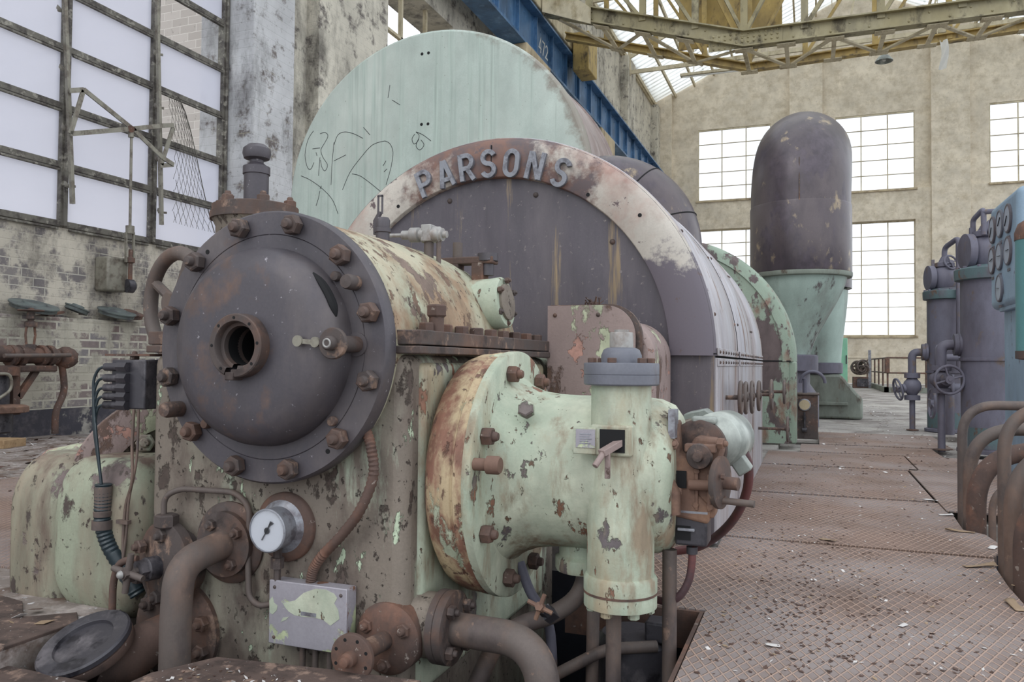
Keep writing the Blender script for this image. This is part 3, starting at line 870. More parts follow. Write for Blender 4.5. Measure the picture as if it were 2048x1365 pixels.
for yy, mt, w in ((NYc, 'olive', .2), (FYc, 'yellow', .16)):
    for i, x in enumerate(xs):
        build('web_post', MB().beam((x, yy, cz(x) + .1), (x, yy, 14), w, w * .6), mt, t)
        if i + 1 < len(xs):
            x2 = xs[i + 1]
            mid = (x + x2) / 2
            a, b = (x, x2) if x < -1.88 else (x2, x)
            build('web_diagonal', MB().beam((b, yy + .03, cz(b) + .15), (a, yy + .03, 13.9), w * .8, w * .5), mt, t)
# flat zigzag bracing between the two bottom chords, with riveted gussets
bx = [-7.6, -6.2, -4.9, -3.6, -1.88, -.7, .6, 1.9, 3.2, 4.5, 5.8, 7.1, 8.4]
for i, (xa, xb) in enumerate(zip(bx, bx[1:])):
    ya, yb = (NYc, FYc) if i % 2 == 0 else (FYc, NYc)
    zl = {NYc: lambda x: cz(x) - .25, FYc: lambda x: cz(x) - .18 + max(0, x + 1.88) / 11.4 * .38}
    build('brace', MB().beam((xa, ya, zl[ya](xa)), (xb, yb, zl[yb](xb)), .12, .05), 'paleiron', t)
    build('cross_strut', MB().beam((xb, NYc, zl[NYc](xb)), (xb, FYc, zl[FYc](xb)), .12, .06), 'paleiron', t)
for i, x in enumerate(bx[1:]):
    for yy in (NYc, FYc):
        sl = Vector((1, 0, -.30 if x < -2 else 0)).normalized()
        c = Vector((x, yy + (.06 if yy == NYc else -.06), zl[yy](x) - .03))
        gs = build('gusset', MB().beam(c - sl * .26, c + sl * .26, .3, .025), 'paleiron', t)
        for k in range(4):
            for s in (-.1, .1):
                rivet(gs, c + sl * (-.2 + k * .133) + Vector((0, s, -.014)), (0, 0, -1), .028, 'paleiron')
g = MB().box((-2.9, NYc - .05, 10.36), (-.8, NYc - .024, 10.86))
sp = build('splice_plate', g, 'olive', t)
for i in range(12):
    for j in range(4):
        rivet(sp, (-2.75 + i * .165, NYc - .05, 10.42 + j * .125), (0, -1, 0), .036, 'olive')
for i in range(34):
    x = -8 + i * .5
    if x < -2.9 or x > -.8:
        rivet(t, (x, NYc - .022, (cz(x) if x < -2.9 else 10.61) + .09 * (-1) ** i), (0, -1, 0), .034, 'olive')
# end carriage on the girder rail
build('end_carriage', MB().box((-8.7, 22.6, 12.42), (-8.15, 28.2, 13.2)), 'paleiron', t, .03)
build('gusset_plate', MB().prism([(0, 0), (1.6, -.62), (1.6, -.1), (.3, .9), (0, .9)], (-8.1, NYc - .2, 12.3), (1, 0, 0), (0, 0, 1), .05), 'paleiron', t)
build('cab_bracket', MB().box((-8.1, 27.2, 11.6), (-7.5, 28.4, 13.0)), 'yellow', t, .03)
build('buffer', MB().cyl((-8.3, 28.2, 12.9), (-8.3, 28.8, 12.9), .22, 20), 'black', t)
build('crab_panel', MB().box((-4.2, FYc + .4, 11.6), (-.9, FYc + .5, 13.9)), 'yellow', t)
# lamps
t = thing('pendant_lamp', 'round enamel factory lamp hanging under the crane in front of the far wall', 'lamp', at(1768, 122, y=38))
p = at(1768, 122, y=38)
build('lamp_shade', MB().lathe([(.10, .30), (.14, .26), (.22, .2), (.36, .02), (.37, -.02), (.35, -.02), (.2, .17), (.1, .2)], p, (0, 0, 1), 28, cap0=False, cap1=False), 'motor', t)
build('bulb', MB().lathe([(.04, .2), (.09, .08), (.07, .0), (0, -.03)], p, (0, 0, 1), 16), 'white', t)
build('stem', MB().cyl(p + Vector((0, 0, .28)), p + Vector((0, 0, 3.2)), .025, 8), 'paleiron', t)
def tube_lamp(x0, x1, y, z, lab):
    t = thing('strip_light', lab, 'lamp', (x0, y, z))
    build('housing', MB().box((x0, y - .14, z), (x1, y + .14, z + .12)), 'paleiron', t, .01)
    build('fluorescent_tube', MB().cyl((x0 + .1, y - .05, z - .04), (x1 - .1, y - .05, z - .04), .035, 10), 'white', t)
    for x in (x0 + .6, x1 - .6):
        build('hanger', MB().cyl((x, y, z + .1), (x, y, roofz(x) - .1), .018, 6), 'paleiron', t)
tube_lamp(-5.6, -1.2, 36, 14.1, 'long white strip light left of the crane kink')
tube_lamp(.2, 5.4, 36, 14.2, 'long white strip light right of the crane kink')
q = at(1887, 108, y=26.04)
t = thing('loose_sheet', 'torn piece of white plastic sheet hanging from the crane bracing', 'plastic sheet', q)
build('strip', MB().grid(lambda u, v: q + Vector(((u - .5) * .2 + .05 * math.sin(4 * v), .05 * math.sin(5 * u + 6 * v), .42 - .87 * v)), 6, 14), 'white', t)

# ================================================================ front end of the turbine
AX, AZ = -1.86, 1.052
# ---- bearing block with the scabby cream barrel on top
t = thing('bearing_block', 'grimy mint bearing block with cream barrel top at the near end of the turbine', 'machine', (-1.92, 3.2, 0))
build('body', MB().box((-2.5, 2.47, -1.4), (-1.335, 4.2, 1.03)), 'mint_dirty', t, .05, 4)
build('flank', MB().box((-1.45, 2.56, -.2), (-1.315, 3.95, 1.0)), 'mint', t, .03, 3)
m = MB().lathe([(.30, 2.40), (.47, 2.44), (.487, 2.46), (.49, 2.6), (.495, 3.0), (.49, 3.35), (.475, 3.55), (.44, 3.75), (.385, 3.95), (.31, 4.12), (.2, 4.3), (.12, 4.45)], (AX, 0, AZ), (0, 1, 0), 72)
build('barrel', m, 'cream', t, angle=60)
for sx, lab in ((1, 'right'), (-1, 'left')):
    x0, x1 = (-1.46, -1.275) if sx > 0 else (-2.52, -2.3)
    m = MB().box((x0, 2.46, 1.03), (x1, 4.0, 1.058)).box((x0, 2.47, 1.062), (x1 - .005, 3.95, 1.115))
    fl = build('joint_flange', m, 'steelrust' , t, .004)
    if sx > 0:
        for i in range(9):
            nut(fl, (-1.335, 2.62 + .155 * i, 1.113), (0, 0, 1), .03, 'rust', stud=False, name='flange_bolt')
        stud(fl, (-1.315, 2.66, 1.1), (0, 0, 1), .028, .09, 'rust', name='tall_stud')
        nut(fl, (-1.315, 2.66, 1.17), (0, 0, 1), .04, 'rust', stud=False, name='flange_bolt')
# oval inspection boss on the barrel
bc = at(1012, 605, x=-1.335)
m = MB().lathe([(.15, -.3), (.128, -.16), (.12, -.06), (.12, -.01), (.112, 0)], bc, (1, 0, .12), 36)
bo = build('inspection_boss', m, 'mint', t)
build('boss_cover', MB().lathe([(.085, -.01), (.085, .012), (.07, .018), (0, .018)], bc, (1, 0, .12), 30), 'mint_dirty', bo)
for k in range(6):
    nut(bo, on_circle(bc, (1, 0, 0), .1, 30 + 60 * k) - Vector((.004, 0, 0)), (1, 0, .12), .016, 'steelrust', name='boss_bolt')
p = at(612, 414, y=2.9)
build('filler_plug', MB().lathe([(.07, -.06), (.07, .01), (.06, .025), (0, .028)], (p.x, 2.9, 1.525), (0, 0, 1), 24), 'cream', t)

# ---- round end cover
YD = 2.375
t = thing('end_cover', 'round dark steel end cover with domed bell, ringed by big nuts', 'cover', (AX, YD, AZ))
m = MB().lathe([(.30, YD + .06), (.498, YD + .066), (.5, YD + .055), (.5, YD + .012), (.492, YD), (.413, YD), (.411, YD + .003), (.409, YD), (.30, YD)], (AX, 0, AZ), (0, 1, 0), 96, cap0=False, cap1=False)
rg = build('flange_ring', m, 'steel', t)
m = MB().lathe([(.362, YD + .005), (.36, YD - .02), (.355, YD - .05), (.342, YD - .082), (.315, YD - .108), (.275, YD - .122), (.22, YD - .127), (.09, YD - .128), (.085, YD + .05)], (AX, 0, AZ), (0, 1, 0), 80, cap0=False, cap1=False)
bell = build('bell', m, 'steel', t, angle=60)
m = MB()
yf = 2.2
a0, a1 = math.radians(-90 + 8), math.radians(270 - 9)
u, w, _ = frame_of((0, 1, 0))
# a collar open at the bottom
def collar_ang(d):
    v = Vector((math.cos(math.radians(d)), 0, math.sin(math.radians(d))))
    return math.atan2(v.dot(w), v.dot(u))
s0 = collar_ang(262)
m.lathe([(.113, yf + .06), (.111, yf + .004), (.107, yf), (.086, yf), (.083, yf + .004), (.083, yf + .03), (.07, yf + .032), (.066, yf + .12)], (AX, 0, AZ), (0, 1, 0), 60, s0 - 2 * PI + .26, s0, cap0=False, cap1=False)
cl = build('hub_collar', m, 'steelrust', t)
build('bore', MB().lathe([(.067, yf + .05), (.067, yf + .2), (0, yf + .2)], (AX, 0, AZ), (0, 1, 0), 40, cap0=False), 'black', t)
build('collar_key', MB().box((AX - .035, yf - .004, AZ - .12), (AX + .0, yf + .05, AZ - .092)), 'steelrust', cl, .003)
for d in (92, 50, 5, 320, 235, 180, 135):
    hole(cl, on_circle((AX, yf - .0003, AZ), (0, 1, 0), .0965, d), (0, -1, 0), .0055)
for k in range(12):
    nut(rg, on_circle((AX, YD - .001, AZ), (0, 1, 0), .452, 15 + 30 * k), (0, -1, 0), .0375, 'steelrust')
for d, r, R, h in ((31, .027, .432, .07), (211, .03, .462, .09), (40, .018, .385, .025), (318, .018, .39, .025), (228, .018, .39, .03)):
    stud(t, on_circle((AX, YD + .004, AZ), (0, 1, 0), R, d), (0, -1, 0), r, h, 'steelrust')
for d in (128, 306):
    hole(rg, on_circle((AX, YD - .0003, AZ), (0, 1, 0), .455, d), (0, -1, 0), .009)
m = MB()
pts = [on_circle((AX, YD - .062, AZ), (0, 1, 0), .349, d) for d in range(17, 50, 3)]
m.tube(pts, [.004, .012, .017, .018, .018, .018, .018, .017, .014, .009, .004][:len(pts)], 8)
build('dark_slot', m, 'black', bell)
# lever on its pin
pc = Vector((-1.48, YD, 1.06))
m = MB().lathe([(.042, -.03), (.042, .006)], pc, (0, -1, 0), 24)
build('pin_boss', m, 'steel', t)
pin = build('lever_pin', MB().lathe([(.028, 0), (.028, .135), (.05, .136), (.053, .14), (.053, .15), (.05, .154), (.024, .155), (.024, .178), (.019, .184), (0, .184)], pc, (0, -1, 0), 28), 'steelrust', t)
build('collar_nut', MB().torus(pc + Vector((0, -.183, 0)), (0, -1, 0), .013, .004, 24, 8), 'capsteel', pin)
m = MB().beam(pc + Vector((-.03, -.145, 0)), pc + Vector((-.135, -.145, .008)), .006, .016).lathe([(.019, 0), (.019, .008)], pc + Vector((-.14, -.143, .008)), (0, -1, 0), 20).lathe([(.018, 0), (.018, .008)], pc + Vector((-.07, -.143, .004)), (0, -1, 0), 16)
build('flat_lever', m, 'linkage', t)

# ---- valve with knobbed spindle, left behind the cover
vx, vy = -2.28, 2.82
t = thing('stop_valve', 'rusty valve cover with knob-headed spindle behind the round end cover', 'valve', (vx, vy, 1.4))
build('neck', MB().lathe([(.165, 1.25), (.165, 1.58), (.18, 1.61)], (vx, vy, 0), (0, 0, 1), 40), 'mint_dirty', t)
cv = build('cover_flange', MB().lathe([(.19, 1.61), (.19, 1.64), (.182, 1.642), (.182, 1.672), (.17, 1.677), (.1, 1.685), (.06, 1.70)], (vx, vy, 0), (0, 0, 1), 48), 'steelrust', t)
build('spindle', MB().lathe([(.053, 1.69), (.053, 1.815), (.058, 1.817), (.058, 1.85), (.042, 1.858), (.03, 1.868), (.03, 1.88), (.054, 1.887), (.061, 1.908), (.058, 1.93), (.038, 1.948), (.0, 1.952)], (vx, vy, 0), (0, 0, 1), 32), 'steel', t)
for k in range(6):
    d = math.radians(20 + 60 * k)
    nut(cv, (vx + .15 * math.cos(d), vy + .15 * math.sin(d), 1.672), (0, 0, 1), .026, 'steelrust', name='cover_nut')
t = thing('large_handwheel', 'big brown handwheel half hidden behind the round end cover', 'handwheel', (-2.75, 2.75, 1.2))
wheel(t, (-2.62, 2.72, 1.25), (.3, .95, 0), .222, .032, 4, 'pipe', .2, 'wheel', .5)
build('spindle', MB().cyl((-2.62, 2.72, 1.25), (-2.52, 3.03, 1.25), .025, 16), 'steelrust', t)

# ---- small fittings on the barrel
def top(y, x):
    return AZ + math.sqrt(max(0, .49 ** 2 - (x - AX) ** 2))
t = thing('lubricator', 'dark lubricator cup with forked lever on top of the barrel', 'lubricator', (-1.78, 3.05, 1.53))
lx, ly = -1.76, 3.02
build('cup', MB().lathe([(.03, 1.48), (.03, 1.565), (.036, 1.568), (.036, 1.585), (.03, 1.588), (.032, 1.62), (.026, 1.632), (0, 1.636)], (lx, ly, 0), (0, 0, 1), 24), 'steel', t)
build('forked_lever', MB().tube([(lx - .035, ly, 1.56), (lx - .037, ly, 1.62), (lx - .017, ly, 1.65), (lx - .015, ly, 1.66)], .011, 8).beam((lx - .024, ly, 1.65), (lx - .024, ly, 1.73), .006, .008).beam((lx - .004, ly, 1.65), (lx - .004, ly, 1.73), .006, .008).beam((lx - .027, ly, 1.73), (lx - .001, ly, 1.73), .008, .008), 'steel', t)
t = thing('needle_valve', 'pale brass needle valve lying along the top of the barrel', 'valve', (-1.68, 3.2, 1.5))
a = Vector((-1.76, 3.2, 1.583))
d = Vector((1, 0, -.03)).normalized()
m = MB().lathe([(.009, -.09), (.009, .0), (.021, .0), (.021, .04), (.034, .044), (.034, .085), (.025, .09), (.025, .1), (.038, .105), (.038, .12), (.025, .122), (.025, .15), (.036, .152), (.036, .19), (.03, .195), (.03, .205), (.016, .206), (.016, .225), (0, .227)], a, d, 20)
build('body', m, 'capsteel', t)
build('gland_block', MB().box((-1.65, 3.165, 1.545), (-1.60, 3.235, 1.622)), 'capsteel', t, .004)
build('pedestal_tube', MB().cyl((-1.625, 3.2, 1.42), (-1.625, 3.2, 1.57), .022, 16).cyl((-1.575, 3.2, 1.42), (-1.575, 3.2, 1.57), .011, 12), 'pipe', t)
t = thing('oil_cup_stand', 'rusty bracket with round oil cup and short post behind the barrel', 'oil cup', (-1.45, 3.5, 1.4))
build('bracket', MB().box((-1.72, 3.46, 1.475), (-1.42, 3.54, 1.51)).box((-1.66, 3.46, 1.40), (-1.60, 3.54, 1.48)).box((-1.53, 3.46, 1.3), (-1.47, 3.54, 1.48)), 'rust', t, .006)
build('post', MB().cyl((-1.62, 3.5, 1.50), (-1.62, 3.5, 1.585), .024, 18), 'pipe', t)
build('cup', MB().lathe([(.03, 1.42), (.03, 1.48), (.05, 1.49), (.05, 1.525), (.044, 1.525), (.04, 1.505), (0, 1.505)], (-1.46, 3.5, 0), (0, 0, 1), 24), 'steel', t)

# ---- pressure gauge
gp = Vector((-1.83, 2.47, .385))
t = thing('pressure_gauge', 'round dusty pressure gauge low on the front of the bearing block', 'gauge', gp)
m = MB().lathe([(.128, -.03), (.128, .012), (.122, .02), (.098, .03), (.085, .03)], gp, (0, -1, 0), 44)
build('backing_ring', m, 'rust', t)
m = MB().lathe([(.07, 0), (.092, .02), (.097, .03), (.076, .045), (.074, .10), (.079, .102), (.079, .114), (.075, .118), (.073, .118), (.073, .11)], gp + Vector((.0, 0, .005)), (0, -1, 0), 44, cap1=False)
build('case', m, 'bezel', t)
fp = gp + Vector((.0, -.110, .005))
dl = build('dial', MB().lathe([(.0735, 0), (.0735, .002)], fp, (0, -1, 0), 40), 'dial', t)
m = MB().beam(fp + Vector((-.022, -.004, -.035)), fp + Vector((.018, -.004, .03)), .004, .004, (0, 1, 0)).lathe([(.012, 0), (.012, .003)], fp + Vector((.0, -.003, 0)), (0, -1, 0), 16).prism([(.003, .012), (.03, .028), (.014, .036)], fp + Vector((0, -.004, 0)), (1, 0, 0), (0, 0, 1), .002)
build('needle', m, 'needle', dl)
build('union', MB().lathe([(.016, 0), (.016, .035), (.024, .036), (.024, .075), (.013, .077), (.013, .12)], fp + Vector((.006, .05, -.07)), (0, 0, -1), 6), 'steelrust', t)
build('glass', MB().lathe([(.0705, .006), (.0705, .0075)], fp, (0, -1, 0), 40), 'clearglass', t)

# ---- junction box
bx0, bx1, bz0, bz1 = -1.845, -1.525, -.02, .2
t = thing('junction_box', 'bare metal junction box with peeling green patch under the gauge', 'junction box', (-1.64, 2.47, bz0))
build('case', MB().box((bx0, 2.41, bz0), (bx1, 2.47, bz1)), 'boxmetal', t, .006, 2)
lid = build('lid', MB().box((bx0 - .004, 2.398, bz0 - .004), (bx1 + .004, 2.409, bz1 + .004)), 'boxmetal', t, .003)
for x in (bx0 + .02, bx1 - .02):
    for z in (bz0 + .02, bz1 - .02):
        rivet(lid, (x, 2.398, z), (0, -1, 0), .007, 'steelrust', 'screw')
patch = [(560, 833), (640, 815), (700, 763), (780, 735), (850, 742), (905, 770), (925, 800), (905, 835), (932, 880), (940, 940), (880, 985), (830, 945), (770, 930), (700, 925), (640, 915), (600, 890), (575, 862)]
for pl in (patch, [(468, 812), (490, 788), (500, 830), (523, 850), (518, 880), (490, 908), (470, 895)], [(560, 930), (600, 925), (580, 945), (545, 960)]):
    q = [at(400 + a / 3.37, 960 + b / 3.37, y=2.398) for a, b in pl]
    build('paint_patch', MB().prism([(p.x, p.z) for p in q], (0, 2.398, 0), (1, 0, 0), (0, 0, 1), .0012), 'mint', lid)
build('label_slot', MB().box((-1.71, 2.396, .092), (-1.645, 2.399, .106)), 'bezel', lid)
for x in (-1.73, -1.675, -1.615):
    build('cable_gland', MB().cyl((x, 2.44, -.35), (x, 2.44, -.01), .011, 12), 'pipe', t)
# flexible conduit
t = thing('flexible_conduit', 'ribbed brown flexible conduit curving from the end cover down to the junction box', 'conduit', (-1.45, 2.44, .74))
pts = [(-1.475, 2.43, .765), (-1.445, 2.42, .70), (-1.435, 2.42, .60), (-1.48, 2.41, .48), (-1.56, 2.42, .385), (-1.65, 2.435, .30), (-1.69, 2.44, .245), (-1.70, 2.44, .195)]
def spline(pts, n=8):
    P = [Vector(p) for p in pts]
    q = []
    for i in range(len(P) - 1):
        a, b, c, d = P[max(i - 1, 0)], P[i], P[i + 1], P[min(i + 2, len(P) - 1)]
        for k in range(n):
            s = k / n
            q.append(0.5 * ((2 * b) + (c - a) * s + (2 * a - 5 * b + 4 * c - d) * s * s + (3 * b - a - 3 * c + d) * s ** 3))
    q.append(P[-1])
    return q
build('ribbed_tube', MB().tube(spline(pts, 13), .0165, 12, corrugate=.2), 'rust', t)
build('end_fitting', MB().cyl((-1.505, 2.44, .80), (-1.47, 2.43, .757), .02, 14).cyl((-1.50, 2.41, .745), (-1.50, 2.44, .745), .012, 12), 'pipe', t)

# ---- bent drain pipe in front, with flange
fc = Vector((-2.085, 2.47, .305))
t = thing('bent_drain_pipe', 'thick brown bent pipe in front of the block, flanged near the gauge', 'pipe', (-2.2, 2.2, 0))
fl = build('flange', MB().lathe([(.155, -.02), (.155, .01), (.14, .022), (.122, .024), (.122, .048), (.06, .05)], fc, (0, -1, 0), 44), 'steelrust', t)
for dg in (35, 125, 215, 305):
    nut(fl, on_circle(fc + Vector((0, -.046, 0)), (0, 1, 0), .085, dg), (0, -1, 0), .022, 'steelrust')
build('pipe', MB().tube([fc + Vector((0, -.03, 0)), fc + Vector((0, -.045, 0)), (-2.115, 2.24, .27), (-2.115, 2.225, .10), (-2.115, 2.225, -.12)], .054, 24, fillet=.14, fseg=12), 'pipe', t)
# ---- valve with four-arm handle, far left of the block
vc = Vector((-2.345, 2.47, .20))
t = thing('drain_valve', 'rusty flanged drain valve with four-armed handle at the left foot of the block', 'valve', vc)
fl = build('flange', MB().lathe([(.14, -.06), (.14, .02), (.17, .022), (.17, .06), (.15, .065), (.08, .08), (.06, .085)], vc, (-.25, -.97, 0), 40), 'steelrust', t)
vd = Vector((-.25, -.97, 0)).normalized()
for dg in (25, 85, 145, 205, 265, 325):
    nut(fl, on_circle(vc + vd * .06, vd, .12, dg), vd, .028, 'steelrust')
build('gland', MB().lathe([(.045, .07), (.045, .13), (.038, .135)], vc, vd, 18).lathe([(.04, .13), (.04, .165)], vc, vd, 6), 'blackbox', t)
hc = vc + vd * .20
m = MB().cyl(vc + vd * .15, hc + vd * .03, .014, 12).lathe([(.026, -.02), (.026, .02)], hc, vd, 4)
for dg in (80, 170, 260, 350):
    m.tube([hc, on_circle(hc, vd, .075, dg)], [.014, .012], 10)
build('cross_handle', m, 'pipe', t)
rivet(t, hc + vd * .03, vd, .016, 'capsteel', 'spindle_nut')
nut(t, vc + Vector((-.0, -.06, .15)), (0, 0, 1), .045, 'steelrust', stud=False, name='union_nut')
build('side_branch', MB().tube([vc + Vector((-.06, -.14, .04)), vc + Vector((-.13, -.16, .03)), vc + Vector((-.16, -.16, -.05)), vc + Vector((-.16, -.16, -.36))], .014, 10, fillet=.05), 'rust', t)
# capillary pipe from the union to the junction box
t = thing('capillary_pipe', 'thin rusty capillary pipe looping over the flange to the junction box', 'pipe', (-2.36, 2.4, .4))
build('pipe', MB().tube([(-2.36, 2.41, .40), (-2.36, 2.41, .47), (-2.30, 2.43, .50), (-2.05, 2.45, .50), (-1.985, 2.45, .45), (-1.98, 2.44, .25), (-1.965, 2.43, .12), (-1.92, 2.43, .09), (-1.84, 2.44, .11)], .0115, 10, fillet=.06), 'pipe', t)
# ---- lowest flange with tilted blank cover on its branch
lc = Vector((-2.33, 2.47, -.06))
t = thing('blanked_branch', 'short pipe branch closed by a big tilted dark blank flange at the lower left corner', 'pipe', (-2.3, 2.2, -.1))
fl = build('wall_flange', MB().lathe([(.2, -.05), (.2, .02), (.17, .03), (.09, .035)], lc, (0, -1, 0), 44), 'steelrust', t)
for dg in (20, 80, 140, 200, 340):
    nut(fl, on_circle(lc + Vector((0, -.025, 0)), (0, 1, 0), .155, dg), (0, -1, 0), .03, 'steelrust')
bcn = at(170, 1290, y=2.12)
bn = Vector((-.06, -.44, .90)).normalized()
build('branch_pipe', MB().tube([lc + Vector((0, .0, 0)), lc + Vector((-.01, -.16, -.01)), bcn - bn * .11 + Vector((.05, .09, 0)), bcn - bn * .075], [.085, .085, .09, .10], 28), 'rust', t)
bf = build('pipe_flange', MB().lathe([(.155, -.042), (.159, -.037), (.159, -.01), (.15, -.006)], bcn, bn, 56), 'rust', t)
build('blank_cover', MB().lathe([(.152, -.006), (.16, -.002), (.16, .014), (.153, .02), (.107, .02), (.103, .018), (.10, .006), (.0, .006)], bcn, bn, 64), 'blackbox', t)
# ---- drilled disc coupling at the foot
dc = Vector((-1.395, 2.44, .03))
t = thing('drilled_disc', 'drilled rusty disc on a short spindle right of the junction box', 'coupling', dc)
fl = build('wall_flange', MB().lathe([(.125, -.05), (.125, .01), (.115, .02), (.06, .03)], dc + Vector((0, .03, 0)), (0, -1, 0), 40), 'rust', t)
for dg in (30, 150, 270):
    nut(fl, on_circle(dc + Vector((0, .02, 0)), (0, 1, 0), .085, dg), (0, -1, 0), .026, 'rust')
do = dc + Vector((.005, -.20, .015))
build('spindle', MB().cyl(dc + Vector((0, .02, 0)), do, .033, 20), 'steelrust', t)
ds = build('disc', MB().lathe([(.068, 0), (.077, .003), (.077, .016), (.072, .02), (.026, .02), (.024, .045), (.016, .05), (.016, .065), (.01, .068), (0, .068)], do, (0, -1, 0), 44), 'rust', t)
for k in range(8):
    hole(ds, on_circle(do + Vector((0, -.0198, 0)), (0, 1, 0), .06, 22 + 45 * k), (0, -1, 0), .006)
# ---- terminal block with cables on the left side
t = thing('terminal_block', 'dark terminal block with cable lugs on the left edge of the bearing block', 'terminal block', (-2.6, 2.5, .9))
build('block', MB().box((-2.68, 2.44, .80), (-2.5, 2.6, 1.0)), 'blackbox', t, .006)
build('rust_plate', MB().box((-2.74, 2.46, 1.015), (-2.50, 2.58, 1.024)), 'rust', t)
nut(t, (-2.62, 2.5, 1.0), (0, 0, 1), .02, 'rust', stud=True)
for i, z in enumerate((.97, .925, .885, .85, .815)):
    lg = build('cable_lug', MB().cyl((-2.70, 2.43, z), (-2.61, 2.43, z), .017, 10).cyl((-2.63, 2.43, z), (-2.58, 2.43, z), .021, 6), 'blackbox', t)
    build('cable', MB().tube([(-2.69, 2.43, z), (-2.73, 2.425, z - .004), (-2.755 + .004 * i, 2.42, z - .05), (-2.735 + .007 * i, 2.41 - .004 * i, .72), (-2.675 + .003 * i, 2.40 - .003 * i, .50)], .0058, 8, fillet=.04), 'cable', lg)
t = thing('cable_conduit', 'ribbed dark cable conduit hanging left of the bearing block', 'conduit', (-2.66, 2.4, .2))
build('ribbed_tube', MB().tube(spline([(-2.665, 2.40, .50), (-2.665, 2.40, .43), (-2.665, 2.40, .35), (-2.64, 2.41, .26), (-2.58, 2.43, .16), (-2.52, 2.45, .06)], 12), .03, 14, corrugate=.12), 'cable', t)
build('sleeve', MB().lathe([(.034, 0), (.036, .02), (.031, .022), (.034, .12)], (-2.665, 2.40, .37), (0, 0, 1), 20), 'pipe', t)
build('clamp', MB().lathe([(.04, 0), (.04, .035)], (-2.665, 2.40, .32), (0, 0, 1), 20), 'pipe', t)
t = thing('thin_wires', 'pair of thin brown wires running down beside the ribbed cable conduit', 'wire', (-2.56, 2.42, .7))
build('wire', MB().tube(spline([(-2.555, 2.44, .80), (-2.55, 2.43, .65), (-2.535, 2.42, .52), (-2.565, 2.42, .42), (-2.575, 2.42, .3), (-2.57, 2.42, .15)], 5), .006, 8), 'pipe', t)
build('wire', MB().tube(spline([(-2.53, 2.44, .80), (-2.525, 2.43, .6), (-2.55, 2.42, .44), (-2.56, 2.42, .3), (-2.585, 2.42, .12)], 5), .005, 8), 'pipe', t)
build('clip', MB().box((-2.60, 2.405, .345), (-2.54, 2.425, .36)), 'pipe', t)

# ---- big lobed castings on the left
def superbox(c, rx, ry, z0, z1, taper, topr, n=40, k=16, pw=3.4):
    """rounded upright casting: super-ellipse plan, rounded top, narrowing to the foot"""
    m = MB()
    prof = []
    for i in range(k + 1):
        h = i / k
        if h < .28:
            s = 1 - taper * (1 - h / .28) ** 2
            prof.append((s, z0 + (z1 - z0) * h))
        else:
            prof.append((1, z0 + (z1 - z0 - topr) * (.28 + (h - .28)) if h <= .8 else None))
    P = [(s, z) for s, z in prof if z is not None]
    zl = P[-1][1]
    for i in range(1, 9):
        a = i / 8 * PI / 2
        P.append((1 - (1 - math.cos(a)) * topr / min(rx, ry) , zl + (z1 - zl) * math.sin(a)))
    vs = []
    for s, z in P:
        for j in range(n):
            a = 2 * PI * j / n
            ca, sa = math.cos(a), math.sin(a)
            vs.append((c[0] + rx * max(s, .02) * math.copysign(abs(ca) ** (2 / pw), ca), c[1] + ry * max(s, .02) * math.copysign(abs(sa) ** (2 / pw), sa), z))
    fs = [(i * n + j, i * n + (j + 1) % n, (i + 1) * n + (j + 1) % n, (i + 1) * n + j) for i in range(len(P) - 1) for j in range(n)]
    fs.append(tuple(range(n))[::-1])
    fs.append(tuple(range((len(P) - 1) * n, len(P) * n)))
    m.add(vs, fs)
    return m
t = thing('steam_chest', 'stained mint lobed steam chest casting standing left of the bearing block', 'casting', (-3.0, 2.9, 0))
build('near_lobe', superbox((-2.765, 2.64), .245, .23, -.06, .585, .30, .10, pw=4.5), 'mint_lobe', t, angle=70)
build('far_lobe', superbox((-3.13, 2.74), .185, .29, -.09, .585, .04, .10, pw=5), 'mint_lobe', t, angle=70)
build('link_body', superbox((-2.80, 3.1), .28, .33, -.02, .60, .0, .16), 'pinkgrey', t, angle=70)
cc = Vector((-2.66, 2.82, .39))
ca = Vector((.62, -.78, .10)).normalized()
m = MB().lathe([(.30, -.22), (.45, -.22), (.475, -.20), (.48, -.02), (.47, 0), (.38, .002), (.32, -.02)], cc, ca, 64, cap0=False, cap1=False)
build('collar_band', m, 'pinkgrey', t)
build('collar_face', MB().lathe([(.37, -.03), (.34, -.05), (.0, -.05)], cc, ca, 40, cap0=False), 'mint_lobe', t)
build('rear_dome', MB().lathe([(.36, 0), (.35, .26), (.31, .42), (.2, .53), (0, .57)], (-3.72, 3.25, -.02), (0, 0, 1), 36), 'pinkgrey', t)
nut(t, cc + ca * -.05 + Vector((-.12, -.1, .24)), ca, .042, 'mint_dirty', name='large_nut')

# ================================================================ main turbine casing
R0 = 1.36
t = thing('turbine_casing', 'big round turbine casing with raised grey capital letters on its rusty rim', 'turbine casing', (AX, 6.5, 0))
m = MB()
